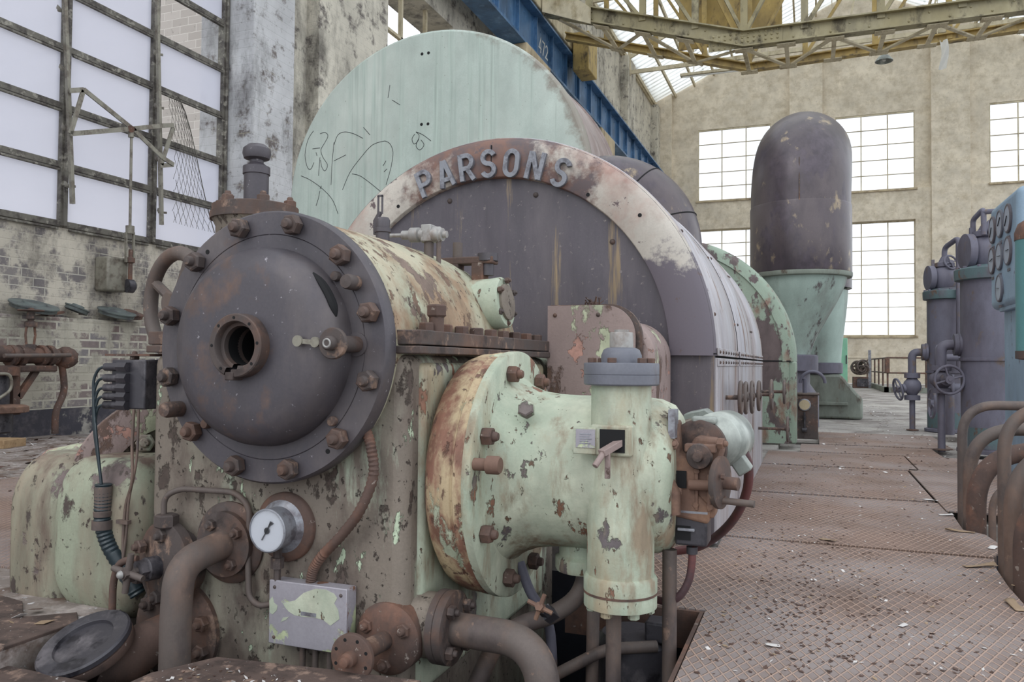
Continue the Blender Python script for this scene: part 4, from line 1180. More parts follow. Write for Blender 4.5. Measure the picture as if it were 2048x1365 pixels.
# flat dark end plate: half disc above, rectangle below
pl = [(AX - 1.345, 0.0), (AX + 1.345, 0.0)] + [(AX + 1.345 * math.cos(a * PI / 48), AZ + 1.345 * math.sin(a * PI / 48)) for a in range(49)]
m.prism(pl, (0, 4.60, 0), (1, 0, 0), (0, 0, 1), .06)
build('end_plate', m, 'plate', t)
def halfring(prof, y, axis=(0, 1, 0), seg=72):
    u, w, _ = frame_of(axis)
    def ang(d):
        v = Vector((math.cos(d), 0, math.sin(d)))
        return math.atan2(v.dot(w), v.dot(u))
    a, b = ang(0), ang(PI)
    a0 = min(a, b)
    mid = ang(PI / 2)
    if not (a0 < mid < a0 + PI):
        a0 -= PI
    return MB().lathe(prof, (AX, y, AZ), axis, seg, a0, a0 + PI, cap0=False, cap1=False)
rim = build('rim_ring', halfring([(1.095, .05), (1.10, .004), (1.105, 0), (1.25, 0), (1.30, .006), (1.335, .026), (1.355, .06), (1.36, .1)], 4.5), 'ring', t, angle=60)
for ch, dg in zip('PARSONS', (112.3, 105.0, 97.8, 90.6, 83.2, 75.6, 67.2)):
    a = math.radians(dg)
    n = Vector((math.cos(a), 0, math.sin(a)))
    uu = Vector((math.sin(a), 0, -math.cos(a)))
    mm = MB()
    glyph(mm, ch, Vector((AX, 4.502, AZ)) + n * 1.18, uu, n, .172, .029, .028)
    build('letter', mm, 'letters', rim, .002)
build('rim_seam', MB().box((AX - .004, 4.4985, AZ + 1.1), (AX + .002, 4.503, AZ + 1.3)), 'black', rim)
for x, z in ((-2.16, 2.03), (-1.58, 2.03), (-1.1, 1.72), (-.74, 1.23), (-2.6, 1.7), (-.95, .55)):
    rivet(t, (x, 4.54, z), (0, -1, 0), .018, 'steelrust', 'plate_bolt')
for x, z in ((-2.51, 2.01), (-1.24, 2.0), (-.93, 1.86)):
    hole(rim, (x, 4.4998, z), (0, -1, 0), .012)
build('plate_seam', MB().box((-1.25, 4.537, 1.058), (-.50, 4.541, 1.066)), 'black', t)
# sheet cladding of the barrel: three bays of sheets with rivet strips at the joint
for i, (ya, yb) in enumerate(((4.56, 5.86), (5.875, 7.2), (7.215, 8.55))):
    bul = (.0, .012, .016)[i]
    build('cladding_sheet', halfring([(1.35 + bul, 0), (1.36 + bul, .01), (1.36 + bul, yb - ya - .01), (1.35 + bul, yb - ya)], ya), 'cladding', t, angle=60)
    for s in (1, -1):
        x = AX + s * (1.36 + bul)
        build('side_sheet', MB().box((min(x, x - s * .04), ya, .0), (max(x, x - s * .04), yb, AZ - .012)), 'cladding', t, .004)
        st = build('rivet_strip', MB().box((min(x, x + s * .006), ya, AZ - .06), (max(x, x + s * .006), yb, AZ - .015)).box((min(x, x + s * .006), ya, AZ + .0), (max(x, x + s * .006), yb, AZ + .045)), 'cladding', t, .002)
        if s > 0:
            for k in range(8):
                for z in (AZ - .038, AZ + .022):
                    rivet(st, (x + .006, ya + .08 + k * .163, z), (1, 0, 0), .011, 'steelrust')
    for k in range(4):
        a = math.radians(10 + k * 22)
        n = Vector((math.cos(a), 0, math.sin(a)))
        rivet(t, Vector((AX, ya + .04, AZ)) + n * (1.36 + bul), n, .012, 'steelrust', 'sheet_bolt')
        rivet(t, Vector((AX, yb - .04, AZ)) + n * (1.36 + bul), n, .012, 'steelrust', 'sheet_bolt')
build('core', MB().lathe([(1.33, 4.7), (1.33, 8.6), (.9, 8.62)], (AX, 0, AZ), (0, 1, 0), 48), 'black', t)
# small wheels on spindles along the side of the casing
hw = [(5.02, .80, .19), (5.28, .79, .19), (5.55, .785, .2), (5.95, .78, .2), (6.5, .77, .22), (7.6, .76, .2), (7.9, .40, .22)]
for i, (y, z, R) in enumerate(hw):
    x1 = -.46 + (.05, .06, .08, .10, .16, .22, .24)[i]
    lab = ('leaf-like small wheel on the pale cladding, nearest the viewer', 'second small wheel along the pale cladding', 'third small wheel along the pale cladding', 'fourth small wheel along the pale cladding, with long arms', 'fifth small wheel along the pale cladding, on a long spindle', 'far upper small wheel standing off the end of the pale cladding', 'low small wheel on double spindle at the far end of the pale cladding')[i]
    th = thing('side_handwheel', lab, 'handwheel', (-.5, y, z), 'small wheels along the cladding')
    wheel(th, (x1, y, z), (1, 0, 0), R * .5, .012, 4, 'pipe', .25, 'wheel', .4 * i)
    build('spindle', MB().cyl((-.505, y, z), (x1 + .02, y, z), .014, 10), 'steelrust', th)
# rounded cover box in front of the casing
t = thing('rounded_cover', 'rounded pinkish sheet cover box in front of the slate end plate', 'cover', (-1.02, 4.1, .8))
def rr(x0, x1, z0, z1, r):
    return [(x0, z0), (x1, z0)] + [(x1 - r + r * math.cos(a * PI / 20), z1 - r + r * math.sin(a * PI / 20)) for a in range(11)] + [(x0, z1)]
build('front_sheet', MB().prism(rr(-1.29, -.83, .62, 1.30, .16), (0, 3.93, 0), (1, 0, 0), (0, 0, 1), .02), 'pinkgrey', t)
build('edge_strip', MB().prism(rr(-1.28, -.80, .62, 1.305, .17), (0, 3.97, 0), (1, 0, 0), (0, 0, 1), .035), 'steelrust', t)
build('hood', MB().prism(rr(-1.28, -.745, .60, 1.235, .2), (0, 4.495, 0), (1, 0, 0), (0, 0, 1), .52), 'pinkgrey', t, .03)
for x, z in ((-1.25, 1.25), (-1.02, 1.25), (-.88, 1.14), (-1.25, .75)):
    rivet(t, (x, 3.91, z), (0, -1, 0), .012, 'steelrust', 'screw')
m = MB()
for i in range(26):
    a = Vector((-1.13 + random.gauss(0, .02), 4.2 + random.gauss(0, .02), 1.30))
    m.beam(a, a + Vector((random.gauss(0, .025), random.gauss(0, .03), random.uniform(.02, .07))), .006, .004)
solo('dead_plant', m, 'rust', 'small dry brown weed growing on top of the rounded cover box', 'plant')

# ---- flaking green rear casing
t = thing('rear_casing', 'flaking green rear casing behind the pale cladding', 'turbine casing', (AX, 9.8, 0))
build('neck', MB().lathe([(1.1, 8.62), (1.2, 8.7), (1.2, 10.7)], (AX, 0, AZ), (0, 1, 0), 60), 'drumside', t)
pl = [(AX - 1.58, 0.0), (AX + 1.58, 0.0)] + [(AX + 1.58 * math.cos(a * PI / 48), AZ + 1.58 * math.sin(a * PI / 48)) for a in range(49)]
build('end_plate', MB().prism(pl, (0, 10.82, 0), (1, 0, 0), (0, 0, 1), .1), 'shell', t)
build('rounded_rim', halfring([(1.5, -.02), (1.58, 0), (1.63, .03), (1.66, .09), (1.67, .3), (1.67, .52), (1.6, .55)], 10.72), 'shell', t, angle=60)
build('side_skirt', MB().box((AX + 1.56, 10.75, 0), (AX + 1.67, 11.26, AZ)), 'shell', t, .02)
build('side_skirt', MB().box((AX - 1.67, 10.75, 0), (AX - 1.56, 11.26, AZ)), 'shell', t, .02)
build('seam_strip', MB().box((AX + .9, 10.712, AZ - .005), (AX + 1.6, 10.722, AZ + .012)), 'black', t)
build('under_body', MB().box((AX - 1.1, 8.65, 0), (AX + 1.1, 10.7, .6)), 'shell', t)

# ---- the big pale green drum
DY, DX, DZ, DR = 8.8, -4.48, 3.09, 2.09
t = thing('exhaust_drum', 'huge pale green drum with scratched flat end towering behind the turbine casing', 'drum', (DX, 9.6, 0))
build('end_sheet', MB().lathe([(2.055, .015), (2.05, 0), (0, 0)], (DX, DY, DZ), (0, 1, 0), 96, cap0=False), 'drum', t)
build('rounded_edge', MB().lathe([(2.05, .0), (2.07, .008), (2.085, .03), (2.09, .06), (2.09, .16)], (DX, DY, DZ), (0, 1, 0), 96, cap0=False, cap1=False), 'drum', t, angle=70)
build('barrel', MB().lathe([(2.05, .16), (2.075, .17), (2.075, 1.5), (2.10, 1.51), (2.10, 1.56), (2.0, 1.58)], (DX, DY, DZ), (0, 1, 0), 96, cap0=False), 'drumside', t)
build('rim_gap', MB().lathe([(2.085, .155), (2.088, .175)], (DX, DY, DZ), (0, 1, 0), 96, cap0=False, cap1=False), 'black', t)
for x in (-5.6, -3.6):
    build('cradle', MB().box((x - .2, 9.0, 0), (x + .2, 10.2, 1.6)), 'pedestal', t)
for px, py in ((844, 108), (857, 106), (843, 249), (856, 248)):
    q = at(px, py, y=DY)
    hole(t, (q.x, DY - .0003, q.z), (0, -1, 0), .02)
strokes = [[(627, 262), (616, 280), (610, 310), (615, 335), (622, 338), (628, 325)], [(625, 298), (640, 296)], [(632, 305), (634, 312)], [(640, 268), (650, 265), (656, 272), (650, 285), (642, 300), (646, 315), (655, 330), (650, 342), (644, 335), (641, 320)], [(640, 315), (637, 352)],
           [(668, 285), (664, 330), (662, 370)], [(668, 290), (676, 270), (690, 264), (708, 268), (726, 277)], [(668, 322), (692, 310)], [(727, 255), (740, 270)],
           [(770, 282), (745, 290), (722, 315), (700, 345), (685, 380)], [(770, 282), (780, 288), (786, 305), (782, 335), (772, 370)], [(704, 348), (720, 352), (740, 366), (762, 384)], [(602, 352), (620, 360), (645, 378), (665, 400), (676, 428)], [(640, 382), (636, 400), (632, 412)], [(640, 378), (643, 372)],
           [(830, 268), (824, 278), (828, 288), (836, 282), (838, 270), (832, 264), (846, 270), (862, 282)], [(838, 276), (832, 292), (840, 300), (848, 290), (842, 280)], [(772, 322), (766, 332)], [(774, 338), (768, 344)], [(780, 170), (776, 196)], [(784, 200), (800, 210)]]
for st in strokes:
    q = [at(x, y, y=DY) for x, y in st]
    build('scratch_line', MB().tube([Vector((p.x, DY - .0005, p.z)) for p in spline(q, 4)], .004, 4), 'needle', t)

# ---- bent crossover duct from the rear casing up into the drum
t = thing('crossover_duct', 'dark mauve bent duct joining the rear casing to the big green drum', 'duct', (-1.85, 9.6, 2))
pts = [Vector((-1.85, 9.7, 1.9)), Vector((-1.85, 9.7, 2.4))]
for i in range(1, 19):
    a = i / 18 * PI / 2
    pts.append(Vector((-2.45 + .6 * math.cos(a), 9.7, 2.42 + .6 * math.sin(a))))
pts.append(Vector((-2.75, 9.7, 3.02)))
build('bend', MB().tube(pts, .6, 48), 'darkpipe', t)
build('wrapped_band', MB().lathe([(.602, 0), (.607, .01), (.607, .4), (.602, .41)], (-1.85, 9.7, 2.0), (0, 0, 1), 48, cap0=False, cap1=False), 'sheen', t)
for k in (5, 12):
    u1 = (pts[k + 1] - pts[k - 1]).normalized()
    build('seam', MB().torus(pts[k], u1, .602, .008, 48, 6), 'black', t)

# ---- tall inverted-U duct in front of the far wall
t = thing('tall_duct', 'tall dark dome-topped duct on a pale green funnel in front of the far wall', 'duct', (-.19, 14, .9))
ux, uy, ur = -.19, 14.0, .79
pts = [Vector((ux, uy, 2.5)), Vector((ux, uy, 3.2)), Vector((ux, uy, 3.85))]
for i in range(1, 25):
    a = i / 24 * PI
    pts.append(Vector((ux + .12 * i / 24, uy + 1.3 - 1.3 * math.cos(a), 3.85 + 1.02 * math.sin(a) - .12 * math.sin(a))))
pts.append(Vector((ux + .12, uy + 2.6, 2.5)))
build('lagged_bend', MB().tube(pts, ur, 56), 'darkpipe', t)
build('lower_band', MB().lathe([(ur + .004, 2.52), (ur + .012, 2.54), (ur + .012, 3.62), (ur + .004, 3.64)], (ux, uy, 0), (0, 0, 1), 56, cap0=False, cap1=False), 'darkpipe', t)
build('seam', MB().tube([(ux, uy - ur - .002, 3.62), (ux, uy - ur - .002, 3.9), (ux, uy - ur * .9, 4.3), (ux, uy - ur * .55, 4.66)], .012, 6), 'steelrust', t)
build('skirt_ring', MB().lathe([(.70, 2.44), (.80, 2.45), (.81, 2.47), (.81, 2.52), (.72, 2.53)], (ux, uy, 0), (0, 0, 1), 56), 'pedestal', t)
def funnel(name, top_c, top_r, bot_c, bot_r, z1, z0, mat):
    m = MB()
    n, k = 48, 14
    vs = []
    for i in range(k + 1):
        h = i / k
        s = h * h * (3 - 2 * h) * .55 + h * .45
        z = z1 + (z0 - z1) * h
        cx = top_c[0] + (bot_c[0] - top_c[0]) * s
        cy = top_c[1] + (bot_c[1] - top_c[1]) * s
        r = top_r + (bot_r - top_r) * s
        vs += [(cx + r * math.cos(2 * PI * j / n), cy + r * math.sin(2 * PI * j / n), z) for j in range(n)]
    m.add(vs, [(i * n + j, i * n + (j + 1) % n, (i + 1) * n + (j + 1) % n, (i + 1) * n + j) for i in range(k) for j in range(n)])
    return build(name, m, mat, t, angle=70)
funnel('near_funnel', (ux, uy), .73, (-.36, uy), .33, 2.46, 1.18, 'palegreen')
build('neck_ring', MB().lathe([(.40, .90), (.43, .92), (.43, 1.16), (.40, 1.18)], (-.34, uy, 0), (0, 0, 1), 44), 'cooler', t)
funnel('far_funnel', (ux + .12, uy + 2.6), .72, (.06, uy + 2.6), .46, 2.46, 1.06, 'palegreen')
build('far_neck_ring', MB().lathe([(.44, .84), (.49, .86), (.49, 1.05), (.44, 1.07)], (.06, uy + 2.6, 0), (0, 0, 1), 44), 'cooler', t)
t = thing('duct_pedestal', 'flaring grey-green pedestal under the rear leg of the tall duct', 'pedestal', (0, 16.6, 0))
m = MB()
m.prism([(-.95, 0), (.88, 0), (.88, .40), (.80, .47), (.50, .84), (-.46, .84), (-.85, .47), (-.95, .4)], (0, 17.3, 0), (1, 0, 0), (0, 0, 1), 1.15)
build('body', m, 'pedestal', t, .05)
build('ledge', MB().box((.0, 16.06, .26), (.62, 16.15, .32)), 'pedestal', t, .01)
t = thing('front_pedestal', 'dark stub body under the near funnel beside the gauge stand', 'pedestal', (-.4, 14, 0))
build('body', MB().lathe([(.5, 0), (.5, .5), (.36, .7), (.36, .9)], (-.40, 14, 0), (0, 0, 1), 36), 'cooler', t)
# gauge stand
t = thing('gauge_stand', 'small brown box stand with round gauge and pipe tap at the end of the walkway', 'gauge stand', (-.1, 11.7, 0))
build('box', MB().box((-.25, 11.5, 0), (.07, 11.85, .60)), 'steelrust', t, .01)
build('lid', MB().box((-.27, 11.48, .60), (.085, 11.87, .625)), 'pipe', t, .006)
g = at(1609, 810, y=11.5)
build('bezel', MB().lathe([(.082, 0), (.082, .025), (.07, .03)], (g.x, 11.5, g.z), (0, -1, 0), 32), 'bezel', t)
build('dial', MB().lathe([(.068, .024), (.068, .032)], (g.x, 11.5, g.z), (0, -1, 0), 32), 'beigeblock', t)
build('tap', MB().tube([(g.x, 11.46, g.z - .1), (g.x, 11.46, g.z - .36)], .012, 8).cyl((g.x - .03, 11.46, g.z - .34), (g.x + .03, 11.46, g.z - .34), .03, 10).cyl((g.x, 11.46, g.z - .2), (g.x, 11.46, g.z - .16), .022, 10), 'blackbox', t)
m = MB().cyl((-.1, 11.68, .62), (-.1, 11.68, .82), .03, 12).torus((.0, 11.68, .76), (0, 1, 0), .16, .022, 24, 8, 0, PI * 1.0)
build('top_pipe', m, 'cooler', t)

# ================================================================ steam valve on the right of the block
VY, VZ = 2.98, .585
t = thing('steam_valve', 'peeling mint steam valve with upright cylinder, flanged to the right of the bearing block', 'valve', (-.8, 2.9, 0))
fl = build('rusty_rim', MB().lathe([(.43, -1.30), (.455, -1.28), (.47, -1.24), (.475, -1.185), (.47, -1.18), (.47, -1.176), (.478, -1.17), (.478, -1.125)], (0, VY, VZ - .02), (1, 0, 0), 80, cap1=False), 'rustring', t)
fl2 = build('flange', MB().lathe([(.47, -1.14), (.482, -1.135), (.482, -1.105), (.475, -1.10), (.2, -1.099)], (0, VY, VZ - .02), (1, 0, 0), 80, cap0=False, cap1=False), 'mint', t)
for dg in (60, 107, 155, 205, 250, 290, 335, 20):
    nut(fl2, on_circle((-1.10, VY, VZ - .02), (1, 0, 0), .41, dg), (1, 0, 0), .034, 'rust')
m = MB().lathe([(.365, -1.105), (.345, -1.085), (.325, -1.05), (.305, -1.0), (.295, -.93), (.292, -.85), (.292, -.60), (.284, -.53), (.265, -.485), (.23, -.46), (.1, -.45), (0, -.45)], (0, VY, VZ), (1, 0, 0), 72, cap0=False)
body = build('valve_body', m, 'mint', t, angle=60)
q = at(1002, 932, x=-1.0)
stud(fl2, (-1.10, q.y, q.z), (1, 0, 0), .022, .06, 'orange')
stud(fl2, (-1.05, q.y, q.z), (1, 0, 0), .032, .05, 'orange')
nut(body, at(1055, 824, y=2.74) , (.1, -1, .5), .032, 'mint', stud=False, name='plug')
cx, cy = -.635, 2.765
m = MB().lathe([(.118, .24), (.118, .52), (.11, .56), (.106, .62), (.106, .93)], (cx, cy, 0), (0, 0, 1), 48)
build('upright_cylinder', m, 'mint', t)
cf = build('cap_flange', MB().lathe([(.128, .925), (.133, .93), (.133, .96), (.131, .962), (.133, .964), (.133, 1.0), (.13, 1.004), (.07, 1.005)], (cx, cy, 0), (0, 0, 1), 48), 'bluegrey', t)
build('bonnet', MB().lathe([(.072, 1.004), (.072, 1.03), (.064, 1.05), (.05, 1.058)], (cx, cy, 0), (0, 0, 1), 40), 'bluegrey', cf)
build('cap', MB().lathe([(.042, 1.056), (.042, 1.108), (.04, 1.112), (.026, 1.113), (.026, 1.122), (0, 1.123)], (cx, cy, 0), (0, 0, 1), 36), 'capsteel', cf)
for k in range(6):
    d = math.radians(25 + 60 * k)
    nut(cf, (cx + .105 * math.cos(d), cy + .105 * math.sin(d), 1.003), (0, 0, 1), .016, 'rust', stud=False, name='cap_bolt')
bfl = build('foot_flange', MB().lathe([(.118, .15), (.128, .153), (.128, .20), (.126, .203), (.129, .206), (.129, .25), (.122, .262), (.11, .266)], (cx, cy, 0), (0, 0, 1), 48), 'mint', t)
build('flange_joint', MB().lathe([(.130, .199), (.130, .207)], (cx, cy, 0), (0, 0, 1), 48), 'rust', bfl)
for k in range(5):
    d = math.radians(200 + 55 * k)
    nut(bfl, (cx + .1 * math.cos(d), cy + .1 * math.sin(d), .153), (0, 0, -1), .02, 'mint', stud=False, name='flange_bolt')
build('rear_port', MB().lathe([(.11, .20), (.115, .21), (.115, .25), (.10, .26), (.10, .45)], (-.83, 3.0, 0), (0, 0, 1), 36), 'mint', t)
# window with lever in the body
q0, q1 = at(1150, 850, y=2.665), at(1265, 915, y=2.665)
m = MB().box((q0.x + .06, 2.645, q1.z), (q1.x, 2.74, q0.z + .005))
bx = build('lever_housing', m, 'mint', t, .008)
build('lever_opening', MB().box((q0.x + .095, 2.640, q1.z + .015), (q1.x - .022, 2.6455, q0.z - .01)), 'black', bx)
build('name_plate', MB().box((q0.x, 2.638, q1.z + .005), (q0.x + .082, 2.66, q0.z - .006)), 'mint', t, .003)
build('plate_sheet', MB().box((q0.x + .012, 2.634, q1.z + .028), (q0.x + .08, 2.638, q0.z - .012)), 'boxmetal', t)
m = MB()
for k in range(5):
    m.box((q0.x + .026, 2.6325, q0.z - .03 - k * .008), (q0.x + .026 + (.04, .034, .042, .03, .038)[k], 2.6345, q0.z - .027 - k * .008))
build('plate_marks', m, 'bezel', t)
lv = MB().beam((q1.x - .035, 2.66, q0.z - .05), (q1.x - .085, 2.575, q0.z - .085), .03, .022).tube([(q1.x - .08, 2.58, q0.z - .085), (q1.x - .10, 2.545, q0.z - .125)], .011, 10).box((q1.x - .077, 2.585, q0.z - .17), (q1.x - .06, 2.6, q0.z - .08))
build('lever', lv, 'pinkgrey', t, .002)
build('side_plate', MB().box((-.475, 2.80, .74), (-.452, 2.88, .84)), 'bezel', body)

# ---- rusty actuator with motor at the right end
t = thing('valve_actuator', 'rust-orange gear actuator with round grey-green motor at the right end of the steam valve', 'actuator', (-.4, 3.0, .5))
def A(px, py, y):
    return at(px, py, y=y)
# bracket bolted to the valve end
m = MB().prism([(0, 0), (.04, -.04), (.16, -.06), (.17, .0), (.12, .05), (.12, .16), (.06, .18), (.05, .30), (0, .30)], A(1325, 1010, 2.85), (1, 0, 0), (0, 0, 1), -.12)
br = build('bracket', m, 'orange', t, .012, 3)
p0, p1 = A(1343, 942, 2.835), A(1372, 978, 2.835)
build('bracket_window', MB().box((p0.x, 2.842, p1.z), (p1.x, 2.847, p0.z)), 'black', br)
for px, py in ((1338, 890), (1330, 965), (1345, 890), (1352, 985)):
    nut(br, A(px, py, 2.83), (.3, -.9, .2), .02, 'orange', name='bracket_bolt')
m = MB().lathe([(.06, 0), (.075, .02), (.08, .12)], A(1322, 960, 2.9), (.4, -.6, -.3), 20)
build('clamp_arm', MB().tube([A(1330, 955, 2.82), A(1345, 990, 2.8), A(1350, 1030, 2.8)], [.028, .03, .02], 10), 'orange', t)
gc = A(1408, 925, 2.86)
m = MB().prism([(-.05, -.19), (.035, -.20), (.05, -.10), (.055, .0), (.07, .05), (.045, .085), (-.03, .09), (-.055, .05)], gc, (1, 0, 0), (0, 0, 1), -.10)
gb = build('gear_housing', m, 'orange', t, .014, 3)
build('gear_cap', MB().lathe([(.042, -.01), (.046, .03), (.042, .04), (.018, .042), (.016, .06), (0, .06)], A(1402, 912, 2.86), (-.1, -1, 0), 28), 'steelrust', gb)
build('gear_flange', MB().box((gc.x - .065, 2.83, gc.z + .035), (gc.x + .045, 2.87, gc.z + .065)), 'orange', gb, .006)
nut(gb, A(1436, 887, 2.84), (1, -.3, 0), .02, 'orange')
for px, py in ((1388, 900), (1420, 905), (1394, 942), (1424, 945), (1392, 1010), (1420, 1015)):
    nut(gb, A(px, py, 2.858), (0, -1, 0), .012, 'orange', stud=False, name='housing_bolt')
build('housing_rib', MB().box((gc.x - .03, 2.845, gc.z - .17), (gc.x - .018, 2.865, gc.z - .04)), 'orange', gb, .003)
build('housing_rib', MB().box((gc.x + .012, 2.845, gc.z - .17), (gc.x + .024, 2.865, gc.z - .04)), 'orange', gb, .003)
build('cross_bolt', MB().cyl(A(1378, 970, 2.84), A(1438, 972, 2.84), .019, 14), 'orange', gb)
mc = Vector((-.325, 3.06, .72))
md = Vector((-.10, -1, 0)).normalized()
build('motor_barrel', MB().lathe([(.096, -.14), (.104, -.13), (.104, .05), (.096, .06), (.092, .065), (.092, .085), (.066, .105), (.05, .11)], mc, md, 48), 'motor', t)
rg2 = build('mounting_ring', MB().lathe([(.092, .08), (.10, .085), (.10, .13), (.088, .135)], mc + Vector((-.05, .0, -.02)), md, 40), 'steelrust', t)
build('lifting_rib', MB().box((mc.x - .09, 2.93, mc.z + .065), (mc.x + .0, 2.98, mc.z + .092)), 'motor', t, .01)
rivet(t, mc + md * .065 + Vector((.068, 0, -.025)), md, .014, 'steelrust', 'end_screw')
build('cable_entry', MB().box((mc.x + .05, 3.0, mc.z - .12), (mc.x + .105, 3.08, mc.z - .05), Matrix.Rotation(math.radians(-35), 3, 'Y')), 'motor', t, .006)
m = MB().prism([(0, 0), (.12, .0), (.12, .05), (.085, .075), (.02, .06), (0, .05)], A(1366, 855, 3.2), (1, 0, 0), (0, 0, 1), -.1)
build('terminal_cover', m, 'motor', t, .006)
build('support_arm', MB().beam(A(1350, 865, 3.15), A(1395, 850, 3.2), .05, .06), 'mint_dirty', t)
# crank disc and handle
cc = A(1434, 965, 2.80)
cd = Vector((1, -.25, 0)).normalized()
dk = build('crank_disc', MB().lathe([(.085, 0), (.09, .006), (.09, .02), (.05, .026), (.022, .026), (.022, .075), (0, .076)], cc, cd, 36), 'steelrust', t)
for dg in (30, 150, 270):
    nut(dk, on_circle(cc + cd * .02, cd, .055, dg), cd, .011, 'rust', stud=False, name='disc_bolt')
build('crank_handle', MB().cyl(cc + Vector((.02, -.01, -.06)), cc + Vector((.125, -.03, -.062)), .012, 12), 'pipe', dk)
# dark switch box below it
t = thing('switch_box', 'greasy black switch box hanging under the gear actuator', 'box', A(1382, 1060, 2.9))
p0, p1 = A(1350, 1022, 2.86), A(1414, 1096, 2.86)
build('case', MB().box((p0.x, 2.86, p1.z), (p1.x, 2.98, p0.z)), 'blackbox', t, .008, 3)
build('cover_rib', MB().box((p0.x + .01, 2.848, p0.z - .068), (p0.x + .07, 2.862, p0.z - .058)), 'bezel', t, .002)
build('cover_recess', MB().box((p0.x + .005, 2.856, p1.z + .02), (p0.x + .055, 2.861, p1.z + .07)), 'black', t)
build('top_lip', MB().box((p0.x - .004, 2.85, p0.z - .004), (p1.x + .003, 2.99, p0.z + .004)), 'bezel', t)
# red hoses
t = thing('motor_hose', 'dark red hose hanging from the motor to the floor beside the pale cladding', 'hose', A(1498, 930, 3.1))
build('hose', MB().tube(spline([A(1488, 905, 3.1), A(1497, 935, 3.13), A(1493, 985, 3.2), A(1470, 1035, 3.3), A(1435, 1072, 3.4), A(1395, 1095, 3.45), A(1352, 1103, 3.45)], 6), .018, 12), 'hose', t)
t = thing('looped_hose', 'dark red hose looping down from the black switch box to the pit edge', 'hose', A(1383, 1100, 2.9))
build('hose', MB().tube(spline([A(1383, 1094, 2.9), A(1384, 1120, 2.9), A(1378, 1160, 2.9), A(1360, 1192, 2.9), A(1335, 1204, 2.92), A(1308, 1198, 2.95)], 6), .014, 12), 'hose', t)
build('gland', MB().cyl(A(1384, 1108, 2.9), A(1384, 1094, 2.9), .02, 12), 'blackbox', t)

# ================================================================ pipes in the pit
ec = Vector((-1.26, 2.60, .05))
t = thing('elbow_pipe', 'thick brown pipe bending down into the pit from the flange right of the block', 'pipe', ec)
build('stub', MB().lathe([(.14, -.14), (.115, -.06), (.115, 0)], ec, (1, 0, 0), 36), 'mint_dirty', t)
fl = build('flange', MB().lathe([(.115, 0), (.13, .003), (.13, .028), (.127, .03), (.13, .032), (.13, .062), (.12, .066), (.06, .068)], ec, (1, 0, 0), 44), 'steelrust', t)
for dg in (40, 130, 220, 310):
    nut(fl, on_circle(ec + Vector((.066, 0, 0)), (1, 0, 0), .098, dg), (1, 0, 0), .024, 'steelrust')
build('pipe', MB().tube([ec + Vector((.06, 0, 0)), ec + Vector((.08, -.01, 0)), ec + Vector((.42, -.08, .02)), ec + Vector((.44, -.10, -.55))], .058, 28, fillet=.24, fseg=16), 'pipe', t)
def pitpipe(lab, pts, r, fil=.1, mat='pipe', name='pit_pipe'):
    return solo(name, MB().tube(pts, r, 18, fillet=fil, fseg=10), mat, lab, 'pipe', 'pipes standing in the pit')
pitpipe('upright pit pipe straight under the valve foot flange', [(-.655, 2.75, -.9), (-.655, 2.75, .155)], .027)
pitpipe('upright pit pipe at the right corner of the pit, below the switch box', [(-.485, 2.9, -.9), (-.485, 2.9, .33)], .026)
pitpipe('dark upright pit pipe left of the valve foot flange', [(-.77, 2.85, -.9), (-.78, 2.95, .15), (-.80, 3.0, .21)], .024)
t = thing('curved_pit_pipe', 'brown pipe sweeping from the rear valve port down to the small four-armed tap', 'pipe', (-.83, 3, .1))
build('pipe', MB().tube(spline([(-.83, 3.0, .21), (-.832, 2.99, .15), (-.86, 2.95, .09), (-.93, 2.88, .045), (-1.02, 2.80, .02), (-1.10, 2.74, -.05), (-1.2, 2.68, -.3)], 6), .034, 18), 'pipe', t)
tp = at(1080, 1215, y=2.66)
t = thing('pit_tap', 'small tap with rusty four-armed handle in the pit right of the thick elbow', 'tap', tp)
td = Vector((-.1, -.85, .5)).normalized()
build('body', MB().lathe([(.03, -.12), (.03, -.06)], tp, td, 4).lathe([(.024, -.06), (.02, -.02)], tp, td, 6), 'blackbox', t)
m = MB().lathe([(.017, -.02), (.017, .012)], tp, td, 6)
for dg in (70, 160, 250, 340):
    m.tube([tp, on_circle(tp, td, .048, dg)], [.009, .008], 8)
build('cross_handle', m, 'orange', t)
pitpipe('slanting brown pipe low in the pit at the bottom edge', [(-1.2, 2.78, -.34), (-.72, 2.90, -.06), (-.55, 3.0, -.06)], .022, 0.05)
pitpipe('thin upright rod behind the thick elbow in the pit', [(-.98, 2.72, -.9), (-.955, 2.72, .02)], .014, 0)
pitpipe('dark pipe curving behind the small pit tap', spline([(-1.1, 3.0, .2), (-1.05, 2.98, .1), (-.98, 2.95, .02), (-.94, 2.93, -.1), (-.93, 2.93, -.6)], 5), .02, 0, 'cooler')
t = thing('pit_pump', 'dark cast pump body deep in the pit under the valve', 'pump', (-.66, 3.12, -.4))
build('body', MB().lathe([(.16, -.9), (.16, -.3), (.15, -.25), (.15, -.08), (.12, -.05)], (-.66, 3.1, 0), (0, 0, 1), 36), 'blackbox', t)
build('lid_flange', MB().lathe([(.18, -.30), (.185, -.29), (.185, -.25), (.16, -.24)], (-.66, 3.1, 0), (0, 0, 1), 36), 'blackbox', t)
build('square_head', MB().box((-.60, 3.02, -.06), (-.50, 3.12, .02)), 'blackbox', t, .01)

